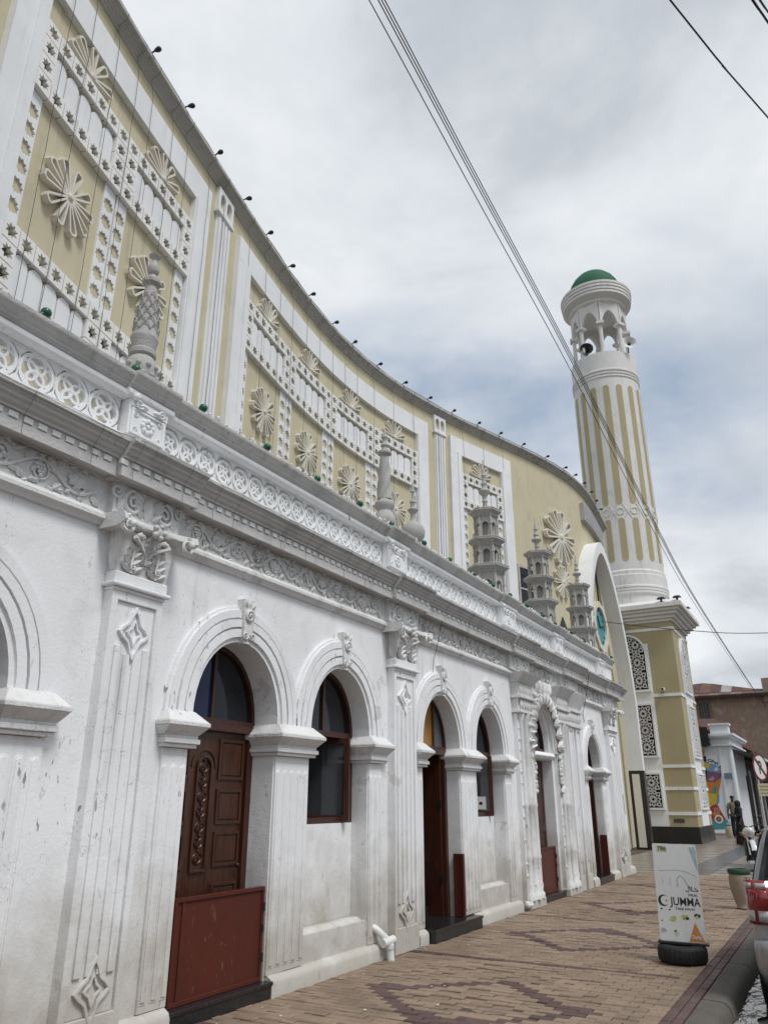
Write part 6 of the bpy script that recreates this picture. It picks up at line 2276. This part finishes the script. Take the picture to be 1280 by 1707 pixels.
def person(loc, h, rotz, label, kind):
    s = h / 1.75
    V = lambda *p: (p[0] * s, p[1] * s, p[2] * s)
    verts = [V(0, 0, .95), V(0, 0, 1.12), V(0, .01, 1.32), V(0, 0, 1.45), V(0, -.01, 1.53), V(0, -.015, 1.62), V(0, -.02, 1.72),
             V(.09, 0, .90), V(.10, -.02, .50), V(.10, .02, .09), V(.105, -.11, .035),
             V(-.09, 0, .90), V(-.10, .03, .50), V(-.10, .09, .09), V(-.105, -.03, .035),
             V(.18, 0, 1.41), V(.24, .02, 1.14), V(.25, -.08, .92), V(.25, -.13, .82), V(-.18, 0, 1.41), V(-.24, .03, 1.14), V(-.26, -.02, .90), V(-.26, -.06, .80)]
    edges = [(0, 1), (1, 2), (2, 3), (3, 4), (4, 5), (5, 6), (0, 7), (7, 8), (8, 9), (9, 10), (0, 11), (11, 12), (12, 13), (13, 14), (3, 15), (15, 16), (16, 17), (17, 18), (3, 19), (19, 20), (20, 21), (21, 22)]
    rad = [(.15, .11), (.14, .10), (.155, .11), (.09, .08), .05, (.085, .10), (.06, .075), .09, .06, .045, .035, .09, .06, .045, .035, .06, .042, .032, .03, .06, .042, .032, .03]
    rad = [tuple(q * s for q in r) if isinstance(r, tuple) else r * s for r in rad]
    t = thing('person', loc, label, 'person')
    t.rotation_euler = (0, 0, rotz)
    skin_body('body', verts, edges, rad, SKIN, t, loc, rotz)
    if kind == 'man':
        sv = [verts[i] for i in (0, 1, 2, 3, 15, 16, 19, 20)]
        sv[5] = V(.225, .01, 1.2); sv[7] = V(-.225, .015, 1.2)
        skin_body('shirt', sv, [(0, 1), (1, 2), (2, 3), (3, 4), (4, 5), (3, 6), (6, 7)], [tuple(q * s for q in r) for r in ((.175, .135), (.17, .125), (.18, .13), (.105, .095), (.075, .075), (.07, .07), (.075, .075), (.07, .07))], simple('olive_cotton', (.16, .145, .10), .85, .15, 12, .2), t, loc, rotz)
        tv = [verts[i] for i in (0, 7, 8, 9, 11, 12, 13)]
        skin_body('trousers', tv, [(0, 1), (1, 2), (2, 3), (0, 4), (4, 5), (5, 6)], [q * s for q in (.155, .11, .085, .07, .11, .085, .07)], simple('dark_trousers', (.02, .02, .025), .85, .2, 12, .2), t, loc, rotz)
        MB().ball((loc[0], loc[1], loc[2] + 1.70 * s), .10 * s, 12, 8, (.9, 1.05, .72)).build('hair', HAIR, t, smooth=60)
    else:
        gown = simple('black_gown', (.011, .011, .012), .85, .3, 8, .3)
        m = MB()
        prof = [(.30, .03), (.29, .2), (.25, .55), (.20, .9), (.185, 1.1), (.205, 1.3), (.17, 1.42), (.09, 1.5)]
        m.lathe([(r * s, z * s) for r, z in prof], loc, 24, wob=lambda a, i, q: (1 + (.07 * math.cos(7 * a) + .04 * math.sin(3 * a)) * max(0, 1 - q / .9)) * (1 - .22 * abs(math.sin(a))))
        m.build('gown', gown, t, smooth=60)
        sv = [verts[i] for i in (3, 15, 16, 17, 19, 20, 21)]
        sv[2] = V(.25, -.05, 1.16); sv[3] = V(.12, -.28, 1.2)
        skin_body('sleeves', sv, [(0, 1), (1, 2), (2, 3), (0, 4), (4, 5), (5, 6)], [q * s for q in (.11, .085, .075, .07, .085, .075, .07)], gown, t, loc, rotz)
        m = MB()
        m.lathe([(r * s, z * s) for r, z in ((.17, 1.38), (.15, 1.45), (.105, 1.52), (.12, 1.6), (.125, 1.68), (.10, 1.75), (.05, 1.785), (.01, 1.79))], (loc[0], loc[1] + .02, loc[2]), 20)
        m.build('headscarf', gown, t, smooth=60)
    return t
person((.2, 39.9, 0.0), 1.80, R(20), 'person in olive T-shirt and dark trousers standing before the white shop', 'man')
person((.98, 34.3, 0.0), 1.58, R(-60), 'person in long black gown and headscarf walking behind the motorcycle', 'woman')
sk_l = (-.25, 41.2, 0.0)
bag = thing('cloth_sack', sk_l, 'pale sack with teal top standing at the foot of the mural', 'sack')
MB().lathe([(.17, 0), (.2, .06), (.205, .3), (.19, .46), (.17, .5)], sk_l, 14, wob=lambda a, i, q: 1 + .05 * math.cos(3 * a + q * 5)).build('sack_body', simple('sack_cloth', (.45, .40, .31), .9, .2, 8, .3), bag, smooth=60)
MB().lathe([(.17, .501), (.18, .54), (.12, .62), (.03, .66)], sk_l, 14, wob=lambda a, i, q: 1 + .1 * math.cos(5 * a)).build('sack_top', simple('sack_teal', (.12, .22, .22), .8, .2, 8, .3), bag, smooth=60)

# ================================================================== BUILDINGS DOWN THE STREET
SY = 43.5
sh = thing('mural_shop', (-2.0, SY + 1.5, 0.0), 'single-storey white corner shop with a colourful mural on its end wall', 'building')
MB().box(-6.0, .08, SY, SY + 6, 0, 4.75).build('wall', SHOPW, sh)
m = MB()
m.box(-6.1, .22, SY - .14, SY + 6.1, 4.2, 4.28)
m.box(-6.15, .28, SY - .2, SY + 6.1, 4.6, 4.68)
m.box(-6.2, .34, SY - .26, SY + 6.1, 4.6805, 4.8)
m.build('cornice', SHOPW, sh)
MB().box(-.75, .12, SY - .1, SY + .6, 4.8005, 5.22).build('parapet_block', SHOPW, sh)
MB().box(-.82, .19, SY - .17, SY + .67, 5.2205, 5.3).build('parapet_cap', SHOPW, sh)
for x in (-.5, -.02):
    MB().box(x, x + .1, SY - .05, SY - .001, 0, 4.19).build('corner_strip', SHOPW, sh)
MB().box(-2.5, .2, SY - .45, SY - .001, -.02, .12).build('kerb_ledge', CONC, sh)
fm = lambda u, v, w: (u, SY - w, v)
def paint(n, c):
    return simple('mural_' + n, c, .6, .12, 6, 0)
PC = dict(navy=(.02, .04, .14), orange=(.5, .19, .03), yellow=(.55, .40, .05), purple=(.18, .08, .16), teal=(.07, .25, .30), green=(.15, .32, .06), red=(.36, .04, .03), sky=(.16, .30, .45), rose=(.5, .22, .22), brown=(.12, .07, .04), white=(.65, .65, .65))
PM = {k: paint(k, v) for k, v in PC.items()}
MUR = [('teal', [(-1.75, .22), (-.59, .29), (-.49, .56), (-.62, .72), (-1.0, .62), (-1.4, .8), (-1.75, .8)]),
       ('red', [(-1.75, .8), (-1.4, .8), (-1.0, .62), (-.62, .72), (-.79, 1.1), (-.93, 1.49), (-1.3, 1.3), (-1.75, 1.5)]),
       ('yellow', [(-1.75, 1.5), (-1.3, 1.3), (-.93, 1.49), (-.80, 1.9), (-1.2, 1.95), (-1.75, 2.3)]),
       ('green', [(-.93, 1.49), (-.68, 2.27), (-.6, 2.5), (-.78, 2.1), (-.9, 1.8)]),
       ('orange', [(-1.2, 1.95), (-.80, 1.9), (-.66, 2.3), (-.55, 2.7), (-.9, 2.45), (-1.25, 2.5), (-1.75, 2.3)]),
       ('navy', [(-1.75, 2.3), (-1.25, 2.5), (-1.15, 3.0), (-1.31, 3.37), (-1.75, 3.3)]),
       ('purple', [(-1.25, 2.5), (-.9, 2.45), (-.55, 2.7), (-.51, 2.9), (-.8, 2.95), (-1.15, 3.0)]),
       ('sky', [(-1.15, 3.0), (-.8, 2.95), (-.51, 2.9), (-.55, 3.18), (-.86, 3.36), (-1.31, 3.37)]),
       ('brown', [(-1.5, 2.3), (-1.38, 2.3), (-1.36, 3.3), (-1.5, 3.3)]), ('yellow', [(-1.35, 3.25), (-1.1, 3.1), (-.98, 3.36), (-1.2, 3.42)]),
       ('rose', [(-1.2, 2.6), (-.95, 2.75), (-.85, 2.65), (-1.0, 2.5)]), ('white', [(-.85, 3.05), (-.7, 3.2), (-.62, 3.08), (-.75, 2.99)]),
       ('teal', [(-1.1, 2.0), (-.95, 2.3), (-.8, 2.2), (-.9, 1.95)]), ('sky', [(-1.0, 1.35), (-.86, 1.75), (-.74, 2.0), (-.82, 1.5)]), ('orange', [(-1.25, .95), (-1.0, 1.2), (-.85, 1.0), (-.95, .8)]),
       ('rose', [(-1.33, 4.05), (-1.16, 4.05), (-1.18, 3.75), (-1.3, 3.72)]), ('navy', [(-1.4, 3.75), (-1.12, 3.72), (-1.15, 3.45), (-1.36, 3.45)])]
for i, (c, p) in enumerate(MUR):
    MB().prism([p], .0015, .003 + .0006 * i, fm).build('mural_shape', PM[c], sh)
for (cx, cz, r, cs) in ((-.95, .74, .2, ('white', 'brown', 'orange')), (-.98, 1.14, .14, ('rose', 'purple', 'rose'))):
    for j, f in enumerate((1, .62, .3)):
        MB().prism([circ(cx, cz, r * f, 18)], .0016, .015 + .002 * j, fm).build('mural_eye', PM[cs[j]], sh)
for i, ch in enumerate('COANA'):
    u = -1.12 + .145 * i
    z = 3.50 - .0035 * ((i - 1.0) * 3.2) ** 2
    text_mesh('mural_lettering', ch, .21, PM['navy'], sh, Matrix.Translation((u, SY - .006, z)) @ Matrix.Rotation(PI / 2, 4, 'X') @ Matrix.Rotation(-.09 * (i - 1.0), 4, 'Z'), bold=.008)
MB().prism([rect(-.39, -.02, 2.63, 2.89)], .06, .08, fm).build('blue_plate', simple('street_plate_blue', (.13, .21, .28), .5), sh)
random.seed(5)
tp = thing('black_tarpaulin', (-1.3, SY - .3, 4.2), 'ragged black tarpaulin bundle hanging at the shop corner beside the tower', 'tarpaulin')
for j in range(3):
    z0 = 4.2 + .31 * j
    out = [(-2.2, z0)]
    u = -2.2
    while u < -.8:
        out.append((u, z0 - random.uniform(0, .1)))
        u += .08
    k = 5
    for q in range(k):
        out.append((-.8 + random.uniform(-.02, .1), z0 + .3 * (q + .2) / k))
        out.append((-.86, z0 + .3 * (q + .7) / k))
    out += [(-.86, z0 + .3), (-2.2, z0 + .3)]
    MB().prism([out], .28 + .03 * j, .5 - .04 * j, fm).build('fold', BLACK, tp)
# verandah row that continues along the street
vr = thing('verandah_row', (0.5, 60.0, 0.0), 'dark verandah shopfront with red roof running down the street past the mural', 'building')
MB().box(-6.0, .1, SY + 6.2, 95, 0, 3.6).build('wall', simple('dark_shopfront', (.035, .033, .032), .7, .3, 1.5, .1), vr)
m = MB()
m.add([(-3, SY + .8, 5.0), (1.2, SY + .8, 3.75), (1.2, 95, 3.75), (-3, 95, 5.0), (-3, SY + .8, 4.9), (1.2, SY + .8, 3.6), (1.2, 95, 3.6), (-3, 95, 4.9)], [(0, 1, 2, 3), (4, 5, 6, 7), (0, 1, 5, 4), (1, 2, 6, 5), (2, 3, 7, 6)])
m.build('verandah_roof', simple('dark_tin', (.035, .035, .038), .6, .3, 3, .2), vr)
MB().box(1.19, 1.26, SY + .8, 95, 3.62, 3.74).build('gutter', PLASTIC_W, vr)
m = MB()
for i in range(26):
    y0 = SY + 3 + i * 1.9
    m2 = MB().add([(-2.6, y0, 6.0), (-.3, y0, 4.8), (-.3, y0 + 1.85, 4.8), (-2.6, y0 + 1.85, 6.0), (-2.6, y0, 5.94), (-.3, y0, 4.74), (-.3, y0 + 1.85, 4.74), (-2.6, y0 + 1.85, 5.94)], [(0, 1, 2, 3), (4, 5, 6, 7), (0, 1, 5, 4), (1, 2, 6, 5), (2, 3, 7, 6), (3, 0, 4, 7)])
    m2.build('roof_sheet', MATS.get('red_tin') or simple('red_tin', (.27, .045, .035), .5, .25, 1.2, .1), vr)
for i in range(12):
    y0 = SY + 1.2 + i * 3.6
    MB().box(1.0, 1.12, y0, y0 + .12, 0, 3.65).build('post', SHOPW if i % 3 == 0 else BLACK, vr)
    if i:
        MB().box(.1, .16, y0 + .5, y0 + 2.0, .1, 2.9).build('shop_door', GLASS, vr)
        MB().box(.1, .18, y0 + 2.1, y0 + 2.25, .1, 3.2).build('door_post', SHOPW, vr)
# old brown building
OY = 60.0
ob = thing('old_building', (-3.0, OY, 0.0), 'large derelict brown building with patched rusty tin roof and barred window', 'building')
MB().box(-14, 6.5, OY, OY + 14, 0, 8.55).build('wall', BROWNW, ob)
m = MB().prism([rect(-3.42, -2.55, 7.0, 8.25), rect(-3.32, -2.65, 7.1, 8.15)], .001, .1, lambda u, v, w: (u, OY - w, v))
wo = m.build('window', simple('window_wood_grey', (.16, .13, .11), .8), ob)
MB().box(-3.32, -2.65, OY - .02, OY - .001, 7.1, 8.15).build('pane', GLASS, wo)
for x in (-3.2, -3.05, -2.9):
    MB().box(x, x + .05, OY - .09, OY - .03, 7.1, 8.15).build('bar', MATS['window_wood_grey'], wo)
RUST = [simple('rust_tin_a', (.085, .04, .033), .75, .3, 1.5, .2), simple('rust_tin_b', (.12, .06, .045), .75, .35, 1.2, .2), simple('grey_tin', (.30, .28, .26), .6, .2, 1.2, .2), simple('tan_tin', (.16, .11, .085), .7, .3, 1.2, .2)]
def sheet(p, mt, nm='roof_sheet', up=.06):
    A, B, C, D = [Vector(q) for q in p]
    n = (B - A).cross(D - A).normalized() * up
    m = MB().add([A, B, C, D, A + n, B + n, C + n, D + n], [(0, 1, 2, 3), (4, 5, 6, 7), (0, 1, 5, 4), (1, 2, 6, 5), (2, 3, 7, 6), (3, 0, 4, 7)])
    m.build(nm, mt, ob)
XR0, XR1 = -9.0, 6.8
def rz(x):       # hipped ridge profile of the roof edge seen from the street
    if x < -3.2:
        return 9.9 - (-3.2 - x) * .1
    return max(8.75, 9.95 - (x + 3.2) * .27)
x = XR0
i = 0
while x < XR1 - .1:
    w = .72
    x1 = min(XR1, x + w)
    mt = RUST[(i * 7 + 3) % 2]
    if i == 10:
        mt = RUST[2]
    sheet([(x, OY - .6, 8.55), (x1, OY - .6, 8.55), (x1, OY + .45, 8.82), (x, OY + .45, 8.82)], RUST[3] if i % 2 else RUST[1])
    za, zb_ = rz(x), rz(x1)
    sheet([(x, OY + .4, 8.84), (x1 - .01, OY + .4, 8.84), (x1 - .01, OY + .4 + max(.1, (zb_ - 8.84) * 2.4), max(8.9, zb_)), (x, OY + .4 + max(.1, (za - 8.84) * 2.4), max(8.9, za))], mt)
    x = x1
    i += 1
MB().box(XR0, XR1, OY - .62, OY - .56, 8.42, 8.56).build('fascia', BLACK, ob)
MB().box(1.0, 1.6, OY - .3, OY + .4, 8.0, 9.6).build('chimney', BROWNW, ob)
m = MB().prism([rect(1.6, 6.5, 8.5501, 9.0)], -.3, .1, lambda u, v, w: (u, OY - w, v))
m.build('parapet', BROWNW, ob)
sheet([(-6, SY + 6.1, 4.8), (-.2, SY + 6.1, 4.8), (-1.6, SY + 10, 6.4), (-6, SY + 10, 6.4)], RUST[0], 'lean_to_roof')

# ================================================================== OVERHEAD CABLES
def cable(pts, r, label, grp='cables over the street'):
    # smooth polyline through the given points
    P = [Vector(p) for p in pts]
    out = []
    for i in range(len(P) - 1):
        p0, p1, p2, p3 = P[max(i - 1, 0)], P[i], P[i + 1], P[min(i + 2, len(P) - 1)]
        for k in range(8):
            t = k / 8
            out.append(.5 * ((2 * p1) + (p2 - p0) * t + (2 * p0 - 5 * p1 + 4 * p2 - p3) * t * t + (3 * p1 - p0 - 3 * p2 + p3) * t ** 3))
    out.append(P[-1])
    o = MB().tube(out, r, 6).build('power_cable', WIRE)
    return tag(o, label, 'cable', grp)
BASE = [(1.0, 0.5, 12.75), (1.0, 6.5, 12.13), (1.0, 9.7, 11.75), (1.0, 15.3, 11.12), (1.0, 23.6, 9.76), (1.0, 31.0, 8.89), (1.0, 49.9, 8.01), (1.0, 60.2, 7.7)]
for k, (dx, dz, lab) in enumerate(((.03, .03, 'uppermost cable of the long bundle crossing in front of the minaret'), (0, 0, 'second cable of the long bundle crossing in front of the minaret'), (-.035, -.02, 'third cable of the long bundle crossing in front of the minaret'), (-.13, -.07, 'lowest single cable running apart below the long bundle'))):
    cable([(p[0] + dx + .004 * i * (k - 1), p[1], p[2] + dz * (1 if i < 5 else .6) - .03 * k * math.sin(PI * i / 7)) for i, p in enumerate(BASE)], .0085 if k != 3 else .008, lab)
cable([(2.0, .11, 10.9), (4.555, 7.155, 10.5), (4.98, 8.35, 10.47), (5.42, 9.545, 10.5), (9.5, 20.8, 11.1)], .011, 'single cable crossing the upper right corner of the sky')
cable([(3.6, 1.3, 9.2), (5.29, 6.35, 9.0), (5.40, 6.68, 9.0), (10.0, 20.5, 9.4)], .011, 'left one of two short cables in the top right corner')
cable([(3.67, 1.3, 9.2), (5.345, 6.35, 8.98), (5.455, 6.68, 8.98), (10.06, 20.5, 9.4)], .008, 'right one of two short cables in the top right corner')
cable([(-1.49, 26.4, 7.4), (.8, 27.0, 7.0), (3.42, 28, 6.80), (9, 29.5, 6.9)], .012, 'thin horizontal cable from the portal arch across the street')
